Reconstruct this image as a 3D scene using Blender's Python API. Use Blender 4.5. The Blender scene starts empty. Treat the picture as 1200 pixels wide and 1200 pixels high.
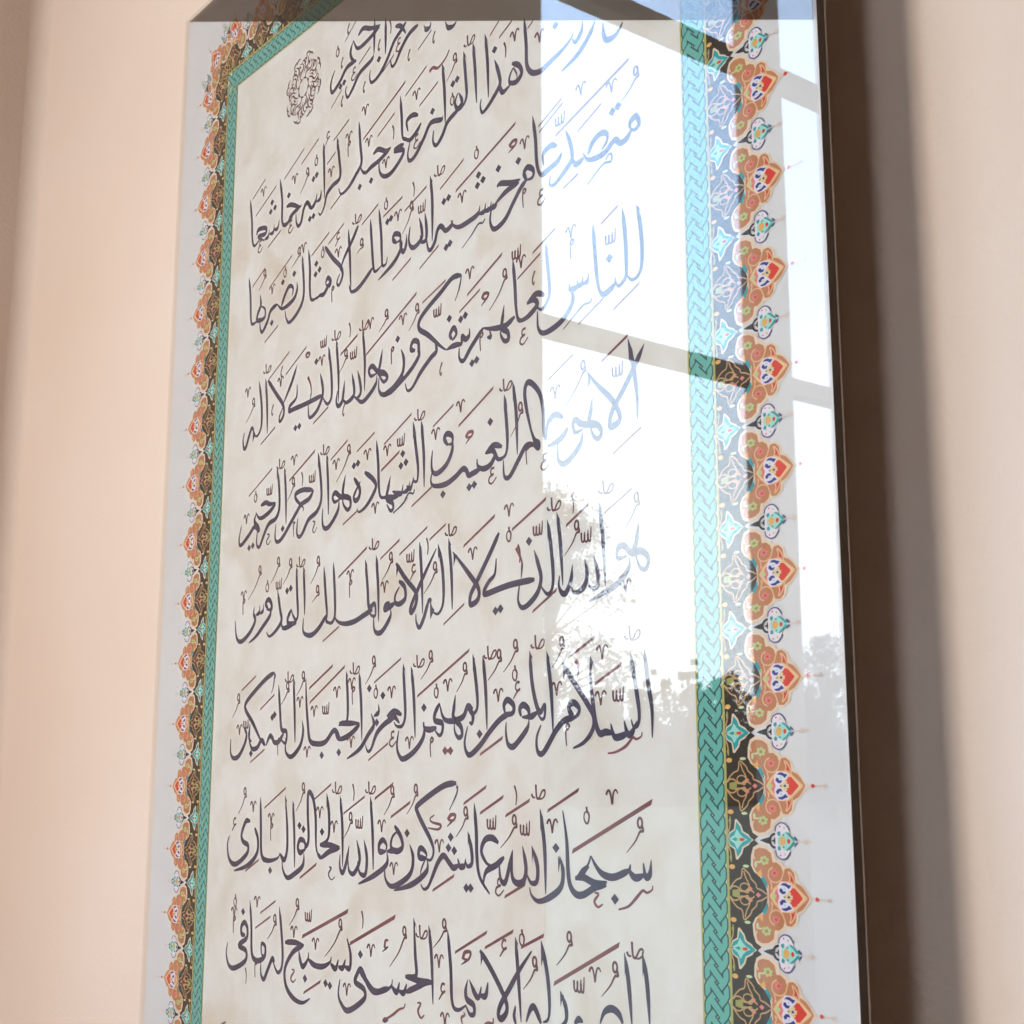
import bpy, math, random
from mathutils import Vector, Matrix
random.seed(7)
SC = bpy.context.scene
COL = SC.collection

# ------------------------------------------------------------------ camera
# world: x to the right along the wall, y into the wall (print sheet at y = 0), z up; metres
cam_d = bpy.data.cameras.new('camera')
cam_d.sensor_width = 36.0
cam_d.lens = 50.279
cam_d.dof.use_dof = True
cam_d.dof.focus_distance = 1.45
cam_d.dof.aperture_fstop = 20.0
cam_d.clip_start = 0.02
cam_d.clip_end = 2000
cam = bpy.data.objects.new('camera', cam_d)
COL.objects.link(cam)
right = Vector((0.617106, 0.786880, 0.0))
fwd = Vector((-0.772829, 0.606098, 0.188096)).normalized()
right.normalize()
upv = right.cross(fwd).normalized()
cam.matrix_world = Matrix(((right.x, upv.x, -fwd.x, 1.77195), (right.y, upv.y, -fwd.y, -0.82550),
                           (right.z, upv.z, -fwd.z, 1.55), (0, 0, 0, 1)))
SC.camera = cam

# ------------------------------------------------------------------ world (daylight sky beyond the windows)
world = bpy.data.worlds.new('World')
SC.world = world
world.use_nodes = True
wt = world.node_tree
for n in list(wt.nodes): wt.nodes.remove(n)
w_out = wt.nodes.new('ShaderNodeOutputWorld')
w_bg = wt.nodes.new('ShaderNodeBackground')
w_tc = wt.nodes.new('ShaderNodeTexCoord')
w_sep = wt.nodes.new('ShaderNodeSeparateXYZ')
w_rmp = wt.nodes.new('ShaderNodeValToRGB')
w_noi = wt.nodes.new('ShaderNodeTexNoise')
w_mul = wt.nodes.new('ShaderNodeMath'); w_mul.operation = 'MULTIPLY'; w_mul.inputs[1].default_value = 0.36
w_add = wt.nodes.new('ShaderNodeMath'); w_add.operation = 'ADD'
w_noi.inputs['Scale'].default_value = 1.6
w_noi.inputs['Detail'].default_value = 5
wt.links.new(w_tc.outputs['Generated'], w_sep.inputs[0])
wt.links.new(w_tc.outputs['Generated'], w_noi.inputs['Vector'])
wt.links.new(w_noi.outputs['Fac'], w_mul.inputs[0])
wt.links.new(w_sep.outputs['Z'], w_add.inputs[0])
wt.links.new(w_mul.outputs[0], w_add.inputs[1])
wt.links.new(w_add.outputs[0], w_rmp.inputs[0])
cr = w_rmp.color_ramp
cr.elements[0].position = 0.08; cr.elements[0].color = (0.90, 0.95, 1.0, 1)
cr.elements[1].position = 0.95; cr.elements[1].color = (0.30, 0.48, 0.86, 1)
e = cr.elements.new(0.32); e.color = (0.80, 0.90, 1.0, 1)
e = cr.elements.new(0.55); e.color = (0.52, 0.71, 1.0, 1)
wt.links.new(w_rmp.outputs[0], w_bg.inputs['Color'])
w_bg.inputs['Strength'].default_value = 7.5
wt.links.new(w_bg.outputs[0], w_out.inputs[0])
SC.view_settings.view_transform = 'Standard'
SC.view_settings.look = 'None'
SC.view_settings.exposure = 0.50
SC.view_settings.gamma = 1.0
lamp_d = bpy.data.lights.new('added_side_lamp', 'AREA')  # added unseen lamp, lights the wall and sharpens the panel's shadow edge
lamp_d.shape = 'RECTANGLE'; lamp_d.size = 0.75; lamp_d.size_y = 1.7; lamp_d.energy = 52; lamp_d.color = (1.0, 0.94, 0.86)
lamp = bpy.data.objects.new('added_side_lamp', lamp_d); COL.objects.link(lamp)
lamp.location = (-0.62, -2.95, 2.2)
lamp.rotation_euler = (Vector((2.1, 0.0, 1.75)) - lamp.location).to_track_quat('-Z', 'Y').to_euler()
SC.cycles.max_bounces = 10
SC.cycles.diffuse_bounces = 5
SC.cycles.transparent_max_bounces = 16
SC.cycles.sample_clamp_indirect = 10

# ------------------------------------------------------------------ materials
def mat(name, color, rough=0.6, spec=0.3, metal=0.0):
    m = bpy.data.materials.new(name); m.use_nodes = True
    b = m.node_tree.nodes['Principled BSDF']
    b.inputs['Base Color'].default_value = (*color, 1)
    b.inputs['Roughness'].default_value = rough
    b.inputs['Specular IOR Level'].default_value = spec
    b.inputs['Metallic'].default_value = metal
    return m

def noise_mat(name, c1, c2, scale=6.0, detail=6.0, rough=0.6, bump=0.0, bump_scale=200.0, stops=(0.35, 0.7), c3=None, scale3=2.0, amt3=0.5):
    m = mat(name, c1, rough)
    nt = m.node_tree; b = nt.nodes['Principled BSDF']
    tc = nt.nodes.new('ShaderNodeTexCoord')
    n1 = nt.nodes.new('ShaderNodeTexNoise'); n1.inputs['Scale'].default_value = scale; n1.inputs['Detail'].default_value = detail
    n1.inputs['Roughness'].default_value = 0.6
    r = nt.nodes.new('ShaderNodeValToRGB')
    r.color_ramp.elements[0].position = stops[0]; r.color_ramp.elements[0].color = (*c1, 1)
    r.color_ramp.elements[1].position = stops[1]; r.color_ramp.elements[1].color = (*c2, 1)
    nt.links.new(tc.outputs['Object'], n1.inputs['Vector'])
    nt.links.new(n1.outputs['Fac'], r.inputs[0])
    last = r.outputs[0]
    if c3:
        n3 = nt.nodes.new('ShaderNodeTexNoise'); n3.inputs['Scale'].default_value = scale3; n3.inputs['Detail'].default_value = 8
        n3.inputs['Distortion'].default_value = 0.6
        r3 = nt.nodes.new('ShaderNodeValToRGB')
        r3.color_ramp.elements[0].position = 0.5; r3.color_ramp.elements[0].color = (0, 0, 0, 1)
        r3.color_ramp.elements[1].position = 0.72; r3.color_ramp.elements[1].color = (amt3, amt3, amt3, 1)
        mx = nt.nodes.new('ShaderNodeMix'); mx.data_type = 'RGBA'
        mx.inputs[7].default_value = (*c3, 1)
        nt.links.new(tc.outputs['Object'], n3.inputs['Vector'])
        nt.links.new(n3.outputs['Fac'], r3.inputs[0])
        nt.links.new(r3.outputs[0], mx.inputs[0]); nt.links.new(last, mx.inputs[6])
        last = mx.outputs[2]
    nt.links.new(last, b.inputs['Base Color'])
    if bump:
        n2 = nt.nodes.new('ShaderNodeTexNoise'); n2.inputs['Scale'].default_value = bump_scale; n2.inputs['Detail'].default_value = 4
        bp = nt.nodes.new('ShaderNodeBump'); bp.inputs['Strength'].default_value = bump; bp.inputs['Distance'].default_value = 0.002
        nt.links.new(tc.outputs['Object'], n2.inputs['Vector'])
        nt.links.new(n2.outputs['Fac'], bp.inputs['Height']); nt.links.new(bp.outputs[0], b.inputs['Normal'])
    return m

M = {}
M['wall'] = noise_mat('peach_wall_paint', (0.79, 0.635, 0.535), (0.82, 0.68, 0.59), scale=1.6, detail=3, rough=0.85, bump=0.35, bump_scale=130)
M['room'] = noise_mat('brown_room_wall', (0.13, 0.11, 0.10), (0.16, 0.14, 0.12), scale=2, rough=0.9)
M['floor'] = noise_mat('stone_floor', (0.20, 0.15, 0.11), (0.26, 0.19, 0.14), scale=4, rough=0.5)
M['frame'] = noise_mat('window_frame_paint', (0.30, 0.29, 0.28), (0.36, 0.35, 0.33), scale=9, rough=0.5)
M['board'] = noise_mat('brown_edge_board', (0.062, 0.038, 0.024), (0.085, 0.055, 0.036), scale=40, rough=0.55, bump=0.2, bump_scale=500)
M['edge'] = mat('pale_edge_strip', (0.62, 0.50, 0.40), 0.35)
M['margin'] = noise_mat('white_print_margin', (0.705, 0.675, 0.685), (0.745, 0.715, 0.715), scale=5, detail=5, rough=0.7)
M['paper'] = noise_mat('aged_cream_paper', (0.80, 0.755, 0.715), (0.745, 0.68, 0.61), scale=17, detail=10, rough=0.75, stops=(0.38, 0.68), c3=(0.66, 0.53, 0.41), scale3=10.0, amt3=0.6)
INK = {'drk': (.044, .027, .019), 'crm': (.80, .62, .46), 'brn': (.54, .215, .095), 'pch': (.84, .47, .28), 'ylo': (.80, .60, .30),
       'red': (.72, .045, .03), 'pnk': (.78, .22, .20), 'wht': (.82, .72, .80), 'blu': (.03, .045, .26), 'grn': (.48, .62, .24),
       'teal': (.03, .33, .34), 'orn': (.82, .42, .12), 'pgr': (.60, .66, .36), 'tan': (.60, .34, .15), 'oli': (.36, .33, .10),
       'ltl': (.36, .70, .62), 'ind': (.10, .09, .22), 'tfa': (.76, .60, .53), 'gold': (.46, .42, .13), 'braid': (.15, .44, .37),
       'outl': (.035, .085, .10), 'cream': (.66, .64, .38), 'hair': (.40, .42, .24)}
for k, c in INK.items(): M[k] = mat('ink_' + k, c, 0.7, 0.2)
M['ink'] = noise_mat('ink_text', (.043, .034, .074), (.078, .050, .092), scale=14, detail=5, rough=0.65, stops=(.4, .65))
M['red_ink'] = noise_mat('ink_maroon', (.17, .050, .062), (.25, .08, .085), scale=18, detail=5, rough=0.65, stops=(.4, .65))
M['mark_ink'] = mat('ink_mark', (.135, .050, .060), 0.65, 0.25)

def glass_mat(name, tint=(1, 1, 1)):
    m = bpy.data.materials.new(name); m.use_nodes = True
    nt = m.node_tree
    for n in list(nt.nodes): nt.nodes.remove(n)
    o = nt.nodes.new('ShaderNodeOutputMaterial'); mx = nt.nodes.new('ShaderNodeMixShader')
    tr = nt.nodes.new('ShaderNodeBsdfTransparent'); tr.inputs[0].default_value = (*tint, 1)
    gl = nt.nodes.new('ShaderNodeBsdfGlossy'); gl.inputs['Roughness'].default_value = 0.0
    fr = nt.nodes.new('ShaderNodeFresnel'); geo = nt.nodes.new('ShaderNodeNewGeometry')
    mr = nt.nodes.new('ShaderNodeMapRange')
    mr.inputs['To Min'].default_value = 1.5; mr.inputs['To Max'].default_value = 1 / 1.5   # same reflectance from both faces of the sheet
    nt.links.new(geo.outputs['Backfacing'], mr.inputs['Value']); nt.links.new(mr.outputs[0], fr.inputs['IOR'])
    tc = nt.nodes.new('ShaderNodeTexCoord'); nz = nt.nodes.new('ShaderNodeTexNoise'); nz.inputs['Scale'].default_value = 2.2; nz.inputs['Detail'].default_value = 1
    bp = nt.nodes.new('ShaderNodeBump'); bp.inputs['Strength'].default_value = 0.06; bp.inputs['Distance'].default_value = 0.0012
    nt.links.new(tc.outputs['Object'], nz.inputs['Vector']); nt.links.new(nz.outputs['Fac'], bp.inputs['Height']); nt.links.new(bp.outputs[0], gl.inputs['Normal'])
    n2 = nt.nodes.new('ShaderNodeTexNoise'); n2.inputs['Scale'].default_value = 5.0; n2.inputs['Detail'].default_value = 8; n2.inputs['Distortion'].default_value = 1.2
    m2 = nt.nodes.new('ShaderNodeMapRange'); m2.inputs['From Min'].default_value = 0.55; m2.inputs['From Max'].default_value = 0.8; m2.inputs['To Max'].default_value = 0.035
    nt.links.new(tc.outputs['Object'], n2.inputs['Vector']); nt.links.new(n2.outputs['Fac'], m2.inputs['Value']); nt.links.new(m2.outputs[0], gl.inputs['Roughness'])
    nt.links.new(fr.outputs[0], mx.inputs[0]); nt.links.new(tr.outputs[0], mx.inputs[1]); nt.links.new(gl.outputs[0], mx.inputs[2])
    nt.links.new(mx.outputs[0], o.inputs[0])
    return m
M['glass'] = glass_mat('clear_glass', (0.985, 0.99, 0.985))
M['pane'] = glass_mat('window_glass', (0.97, 0.98, 0.975))
mf = bpy.data.materials.new('shade_film'); mf.use_nodes = True
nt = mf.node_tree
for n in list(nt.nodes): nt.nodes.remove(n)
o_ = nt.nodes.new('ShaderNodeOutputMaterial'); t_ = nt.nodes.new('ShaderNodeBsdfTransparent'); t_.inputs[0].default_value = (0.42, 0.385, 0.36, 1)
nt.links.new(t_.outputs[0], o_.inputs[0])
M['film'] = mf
M['leaf'] = noise_mat('leaf_green', (0.022, 0.027, 0.018), (0.04, 0.046, 0.03), scale=0.6, rough=0.6)
M['bark'] = noise_mat('bark_brown', (0.06, 0.045, 0.03), (0.09, 0.07, 0.05), scale=8, rough=0.9)
M['grass'] = noise_mat('dry_grass_ground', (0.07, 0.075, 0.03), (0.11, 0.10, 0.05), scale=0.3, rough=0.9)

# ------------------------------------------------------------------ helpers
def props(o, label=None, cat=None, group=None, kind=None):
    if label: o['label'] = label
    if cat: o['category'] = cat
    if group: o['group'] = group
    if kind: o['kind'] = kind
    return o

def mesh_obj(name, V, F, mats, fm=None, parent=None):
    me = bpy.data.meshes.new(name)
    me.from_pydata(V, [], F)
    for m in (mats if isinstance(mats, (list, tuple)) else [mats]): me.materials.append(m)
    if fm: me.polygons.foreach_set('material_index', fm)
    me.update()
    ob = bpy.data.objects.new(name, me)
    COL.objects.link(ob)
    if parent: ob.parent = parent
    return ob

def box_data(V, F, x0, x1, y0, y1, z0, z1):
    b = len(V)
    V += [(x0, y0, z0), (x1, y0, z0), (x1, y1, z0), (x0, y1, z0), (x0, y0, z1), (x1, y0, z1), (x1, y1, z1), (x0, y1, z1)]
    F += [(b, b + 3, b + 2, b + 1), (b + 4, b + 5, b + 6, b + 7), (b, b + 1, b + 5, b + 4), (b + 1, b + 2, b + 6, b + 5), (b + 2, b + 3, b + 7, b + 6), (b + 3, b, b + 4, b + 7)]

def box(name, x0, x1, y0, y1, z0, z1, m, parent=None, bevel=0.0):
    V, F = [], []
    box_data(V, F, x0, x1, y0, y1, z0, z1)
    o = mesh_obj(name, V, F, m, parent=parent)
    if bevel:
        md = o.modifiers.new('bevel', 'BEVEL'); md.width = bevel; md.segments = 2
    return o

PI = math.pi
P = 0.08                         # one border repeat = 8 cm
Z0 = 1.55                        # camera height
def W(X, Y, d=0.0):              # panel coordinates (repeats) -> world, d = how far proud of the sheet
    return (X * P, -d, Z0 + Y * P)

# ------------------------------------------------------------------ the room
WALL_Y = 0.068
XL = -0.885
K = (1.772 - XL) / 2.572            # the window wall's distance, as a factor of the first survey of it
def wy(y): return -(-0.8255 + (-y + 0.8255) * K)
def wz(z): return 1.55 + (z - 1.55) * K
YB, XR, ZC = -6.6, 5.2, 4.6
w1 = box('wall', XL - 0.3, XR + 0.3, WALL_Y, WALL_Y + 0.25, -0.1, ZC, M['wall']); props(w1, kind='structure')
fl = box('floor', XL, XR, YB, WALL_Y, -0.15, 0.0, M['floor']); props(fl, kind='structure')
ce = box('ceiling', XL - 0.3, XR + 0.3, YB - 0.3, WALL_Y + 0.25, ZC, ZC + 0.2, M['room']); props(ce, kind='structure')
w2 = box('wall', XR, XR + 0.25, YB, WALL_Y, 0.0, ZC, M['room']); props(w2, kind='structure')
V, F = [], []
GX0, GX1, GZ0, GZ1 = 0.4, 2.3, 1.1, 2.5        # unseen opening added in the back wall for frontal fill light
box_data(V, F, XL - 0.3, GX0, YB - 0.2, YB, 0, ZC)
box_data(V, F, GX1, XR + 0.25, YB - 0.2, YB, 0, ZC)
box_data(V, F, GX0, GX1, YB - 0.2, YB, 0, GZ0)
box_data(V, F, GX0, GX1, YB - 0.2, YB, GZ1, ZC)
w3 = mesh_obj('wall', V, F, M['room']); props(w3, kind='structure')
# window wall (left): openings between the mullions seen mirrored in the glass
MUL = [(wy(-1.296), wy(-2.066)), (wy(-2.207), wy(-2.977))]
J0, J1 = MUL[0][0], MUL[-1][1]
SILL, TOP = 0.45, 4.45
V, F = [], []
TH = 0.06
box_data(V, F, XL - TH, XL, J0, WALL_Y, 0, ZC)
box_data(V, F, XL - TH, XL, YB, J1, 0, ZC)
box_data(V, F, XL - TH, XL, J1, J0, 0, SILL)
box_data(V, F, XL - TH, XL, J1, J0, TOP, ZC)
ww = mesh_obj('wall', V, F, M['wall']); props(ww, kind='structure')
# softly rounded inner corner between the two walls
V, F = [], []
rc = 0.035
n = 10
for i in range(n + 1):
    a = math.pi / 2 * i / n
    x = XL + rc - rc * math.sin(a) - 0.0002 * (i in (0, n)); y = WALL_Y - rc + rc * math.cos(a) + 0.0002 * (i in (0, n))
    V += [(x, y, 0.0), (x, y, ZC)]
for i in range(n): F.append((2 * i, 2 * i + 2, 2 * i + 3, 2 * i + 1))
cv = mesh_obj('wall', V, F, M['wall']); props(cv, kind='structure')
for p in cv.data.polygons: p.use_smooth = True

win = bpy.data.objects.new('window', None); COL.objects.link(win); win.location = (XL, -2.1, SILL)
props(win, 'tall grey framed window whose bright panes are mirrored in the panel glass', 'window')
bpy.context.view_layer.update()
def wchild(o):
    o.parent = win; o.matrix_parent_inverse = win.matrix_world.inverted(); return o
for a, b in zip(MUL[:-1], MUL[1:]):
    wchild(box('mullion', XL - TH, XL, b[0], a[1], SILL, TOP, M['frame'], bevel=0.004))
for (ya, yb) in MUL:
    for (za, zb) in ((wz(2.636), wz(2.683)), (wz(3.571), wz(3.630))):
        wchild(box('transom', XL - TH + 0.004, XL - 0.003, yb, ya, za, zb, M['frame'], bevel=0.003))
    for (za, zb) in ((SILL, wz(2.636)), (wz(2.683), wz(3.571)), (wz(3.630), TOP)):
        wchild(box('pane', XL - 0.040, XL - 0.034, yb + 0.001, ya - 0.001, za + 0.001, zb - 0.001, M['pane']))

# ------------------------------------------------------------------ outdoors, seen only as a reflection
g = mesh_obj('ground', [(-900, -600, -0.3), (XL - 0.5, -600, -0.3), (XL - 0.5, 600, -0.3), (-900, 600, -0.3)], [(0, 1, 2, 3)], M['grass'])
props(g, kind='structure')

def leaf_quads(V, F, c, r, nleaf, size, squash=1.0, rnd=random):
    for _ in range(nleaf):
        while True:
            p = Vector((rnd.uniform(-1, 1), rnd.uniform(-1, 1), rnd.uniform(-1, 1)))
            if p.length <= 1: break
        p = Vector((p.x * r, p.y * r, p.z * r * squash)) + c
        n_ = Vector((rnd.gauss(0, 1), rnd.gauss(0, 1), rnd.gauss(0, 1))).normalized()
        t = n_.orthogonal().normalized(); b = n_.cross(t)
        s = size * rnd.uniform(0.6, 1.3); k = len(V)
        V += [tuple(p - t * s), tuple(p - b * s * 0.5), tuple(p + t * s), tuple(p + b * s * 0.5)]
        F.append((k, k + 1, k + 2, k + 3))

def limb(V, F, a, b, ra, rb, seg=7):
    a, b = Vector(a), Vector(b); d = (b - a).normalized(); t = d.orthogonal().normalized(); s = d.cross(t); k = len(V)
    for (c, r) in ((a, ra), (b, rb)):
        for i in range(seg):
            an = 2 * math.pi * i / seg
            V.append(tuple(c + t * r * math.cos(an) + s * r * math.sin(an)))
    for i in range(seg): F.append((k + i, k + (i + 1) % seg, k + seg + (i + 1) % seg, k + seg + i))

def broad_tree(x, y, h, r, z0=-0.3, clumps=26, leaves=170, leaf=0.16, label='', seed=1, low=0.35):
    rnd = random.Random(seed)
    root = bpy.data.objects.new('broadleaf_tree', None); COL.objects.link(root); root.location = (x, y, z0)
    props(root, label, 'tree')
    V, F, VT, FT = [], [], [], []
    limb(VT, FT, (0, 0, 0), (0.1, 0.1, h * 0.4), 0.32, 0.2)
    limb(VT, FT, (0.1, 0.1, h * 0.4), (-0.2, 0.3, h * 0.8), 0.2, 0.07)
    for i in range(clumps):
        a = rnd.uniform(0, 6.283); zz = rnd.uniform(low, 0.97)
        prof = math.sin(min(1.0, (1.02 - zz) / (1 - low) * 1.25) * math.pi * 0.5)
        rr = r * prof * math.sqrt(rnd.uniform(0.05, 1))
        c = Vector((rr * math.cos(a), rr * math.sin(a), h * zz))
        limb(VT, FT, (0, 0.1, h * min(zz, 0.75) * 0.8), tuple(c), 0.07, 0.02, 5)
        leaf_quads(V, F, c, rnd.uniform(0.5, 1.15) * r * 0.33, leaves, leaf, 0.75, rnd)
    mesh_obj('crown', V, F, M['leaf'], parent=root)
    mesh_obj('trunk', VT, FT, M['bark'], parent=root)
    return root
broad_tree(-45, -38.0, 14.6, 4.0, clumps=60, leaves=190, leaf=0.11, seed=3, low=0.30,
           label='tall loose crowned broadleaf tree mirrored near the left edge of the reflected window')
broad_tree(-45, -55.8, 9.2, 2.6, clumps=34, leaves=150, leaf=0.10, seed=9, low=0.45,
           label='smaller round crowned tree mirrored close to the dark right edge of the panel')
# the far wood along the horizon reads as one mass
rnd = random.Random(5)
V, F = [], []
y = 20.0
while y > -330:
    h = 10.9 + 1.0 * math.sin(y * .11) + rnd.uniform(-1.3, 1.1)
    con = rnd.random() < .35
    if con: h += rnd.uniform(.8, 2.2)
    x = -95 + rnd.uniform(-6, 6)
    for j in range(12):
        zz = (j + .1) / 12
        rr = (1.7 * (1.02 - zz) + .12) if con else 2.3 * (1.02 - zz ** 2.2) + .3
        leaf_quads(V, F, Vector((x + rnd.uniform(-.5, .5), y + rnd.uniform(-.6, .6), h * zz)), rr, int(30 + 75 * rr / 2), 0.34, 0.7, rnd)
    y -= rnd.uniform(0.9, 1.8)
wood = mesh_obj('far_wood', V, F, M['leaf']); props(wood, 'dark far wood forming a jagged skyline mirrored low in the panel glass', 'wood', kind='stuff')

V, F = [], []
ny = 90
for i in range(ny + 1):
    yy = 60 - i * 5.0
    hh = 7.6 + 0.9 * math.sin(yy * .09) + rnd.uniform(-.5, .5)
    for (xx, zz) in ((-99, -0.3), (-103, hh * .75), (-110, hh), (-150, hh * .8)): V.append((xx, yy, zz))
for i in range(ny):
    for j in range(3): F.append((4 * i + j, 4 * i + j + 1, 4 * i + j + 5, 4 * i + j + 4))
hill = mesh_obj('hill', V, F, M['leaf']); props(hill, kind='structure')   # low_hill behind the wood


# ------------------------------------------------------------------ the panel
panel = bpy.data.objects.new('calligraphy_panel', None); COL.objects.link(panel)
PX0, PX1, PY0, PY1 = -0.68, 13.85, -9.88, 13.89
panel.location = (0, 0, 0)
props(panel, 'tall glass covered print of black Arabic script in a teal braided flowered border', 'wall panel')
box('backing_board', PX0 * P + 0.001, PX1 * P, 0.0006, 0.0092, Z0 + PY0 * P, Z0 + PY1 * P - 0.001, M['board'], panel)
box('back_edge', PX0 * P + 0.001, PX1 * P + 0.0006, 0.0092, 0.0102, Z0 + PY0 * P, Z0 + PY1 * P - 0.001, M['edge'], panel)
for sx in (0.10, 0.98):
    for sz in (Z0 - 0.6, Z0 + 0.95):
        box('wall_spacer', sx, sx + 0.03, 0.0102, WALL_Y, sz, sz + 0.03, M['board'], panel)

def flat(name, polys, mats, fm=None, parent=panel):
    """polys: list of (points in panel units, lift in metres)"""
    V, F = [], []
    for pts, d in polys:
        b = len(V); V += [W(x, y, d) for x, y in pts]; F.append(tuple(range(b, b + len(pts))))
    return mesh_obj(name, V, F, mats, fm, parent)

flat('print_margin', [([(PX0, PY0), (PX1, PY0), (PX1, PY1), (PX0, PY1)], 0.0)], M['margin'])
BX0, BX1, BY0, BY1 = 1.0, 12.36, -8.17, 12.17          # outer edge of the braided band
IX0, IX1, IY0, IY1 = 1.39, 11.965, -7.78, 11.77        # inner edge
flat('paper_field', [([(IX0 - .01, IY0 - .01), (IX1 + .01, IY0 - .01), (IX1 + .01, IY1 + .01), (IX0 - .01, IY1 + .01)], 0.00003)], M['paper'])

# ---- strokes
def catmull(pts, n=6):
    if len(pts) == 2:
        (x0, y0), (x1, y1) = pts
        return [(x0 + (x1 - x0) * i / 8, y0 + (y1 - y0) * i / 8) for i in range(9)]
    out = []
    Q = [pts[0]] + list(pts) + [pts[-1]]
    for i in range(1, len(Q) - 2):
        p0, p1, p2, p3 = Q[i - 1], Q[i], Q[i + 1], Q[i + 2]
        for k in range(n):
            t = k / n; t2 = t * t; t3 = t2 * t
            out.append(tuple(0.5 * (2 * p1[j] + (p2[j] - p0[j]) * t + (2 * p0[j] - 5 * p1[j] + 4 * p2[j] - p3[j]) * t2 +
                                    (3 * p1[j] - p0[j] - 3 * p2[j] + p3[j]) * t3) for j in (0, 1)))
    out.append(tuple(pts[-1]))
    return out

def ribbon(V, F, pts, wfun, d0, conv=W, dd=2.0e-6, square=False):
    n = len(pts)
    L = [0.0]
    for a, b in zip(pts, pts[1:]): L.append(L[-1] + math.hypot(b[0] - a[0], b[1] - a[1]))
    T = L[-1] or 1e-6
    prev = None
    for i, (x, y) in enumerate(pts):
        a = pts[max(0, i - 1)]; b = pts[min(n - 1, i + 1)]
        dx, dy = b[0] - a[0], b[1] - a[1]
        l = math.hypot(dx, dy) or 1e-9; dx /= l; dy /= l
        w = wfun(L[i] / T, T, dx, dy) * 0.5
        if square:   nx, ny = square
        else:        nx, ny = -dy, dx
        A = (x + nx * w, y + ny * w); B = (x - nx * w, y - ny * w)
        k = len(V)
        if prev is not None:
            d = d0 + i * dd
            V += [conv(*prev[0], d), conv(*prev[1], d), conv(*B, d), conv(*A, d)]
            F.append((k, k + 1, k + 2, k + 3))
        prev = (A, B)

def w_main(t, T, dx, dy):
    w = 0.079 - 0.017 * abs(dy) ** 3
    w *= min(1.0, (0.15 if dy < -.8 else 0.5) + t * T / 0.17)
    end = (1 - t) * T
    tail = min(0.5, 0.45 * T)
    if end < tail: w *= 0.24 + 0.76 * (end / tail) ** 0.7
    return w
def w_const(c, taper=0.0):
    return lambda t, T, dx, dy: c * (1 - taper * t)
def w_small(t, T, dx, dy):
    return 0.03 * (0.55 + 0.45 * math.sin(math.pi * min(1, t * 1.1 + .15)))

def blob(V, F, c, rx, ry, d, conv=W, n=10):
    k = len(V)
    V += [conv(c[0] + rx * math.cos(2 * math.pi * i / n), c[1] + ry * math.sin(2 * math.pi * i / n), d) for i in range(n)]
    F.append(tuple(range(k, k + n)))
def diamond(V, F, c, rx, ry, d, conv=W):
    k = len(V)
    V += [conv(c[0] + rx, c[1], d), conv(c[0] - .05 * rx, c[1] + ry, d), conv(c[0] - rx, c[1] + .05 * ry, d), conv(c[0], c[1] - ry, d)]
    F.append((k, k + 1, k + 2, k + 3))

TPL = {'V': (.15, .15, [[(-.62, .12), (-.5, .35), (-.3, .42), (-.15, .1), (-.02, -.55)], [(-.02, -.5), (.1, .1), (.25, .42), (.45, .45), (.6, .22)]]),
       'O': (.09, .15, [[(.0, .65), (.1, .35), (.45, .05), (.3, -.45), (-.1, -.5), (-.45, -.2), (-.35, .2), (.05, .3)]]),
       'S': (.17, .15, [[(-.45, .25), (-.42, -.35), (-.2, -.45), (-.12, .25)], [(-.12, .2), (-.1, -.4), (.15, -.45), (.22, .35)], [(.2, .1), (.25, -.4), (.45, -.42), (.52, .55)]]),
       'W': (.24, .16, [[(-.5, .0), (-.4, -.22), (-.22, -.25)], [(-.18, .65), (-.12, -.2), (.05, -.3), (.3, .2), (.5, .22), (.45, -.15), (.2, -.35), (-.05, -.28)]]),
       'H': (.13, .18, [[(.4, .5), (.05, .55), (-.2, .25), (.0, .02), (.5, .12)], [(.45, .1), (.0, -.1), (-.5, -.5)]]),
       'E': (.15, .19, [[(.3, .5), (-.1, .45), (-.15, .15), (.25, .1)], [(.2, .1), (-.3, -.05), (-.42, -.35), (.0, -.5), (.6, -.15)]]),
       'G': (.09, .16, [[(-.35, .25), (.0, .55), (.4, .4), (.1, .2), (-.25, .15), (-.3, -.2), (-.15, -.95)]]),
       'A': (.08, .20, [[(-.25, .5), (.15, .15), (.25, -.2), (.1, -.6)]]),
       'C': (.07, .17, [[(.45, .5), (-.1, .1), (-.25, -.25), (.1, -.5), (.3, -.25)]])}

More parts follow.
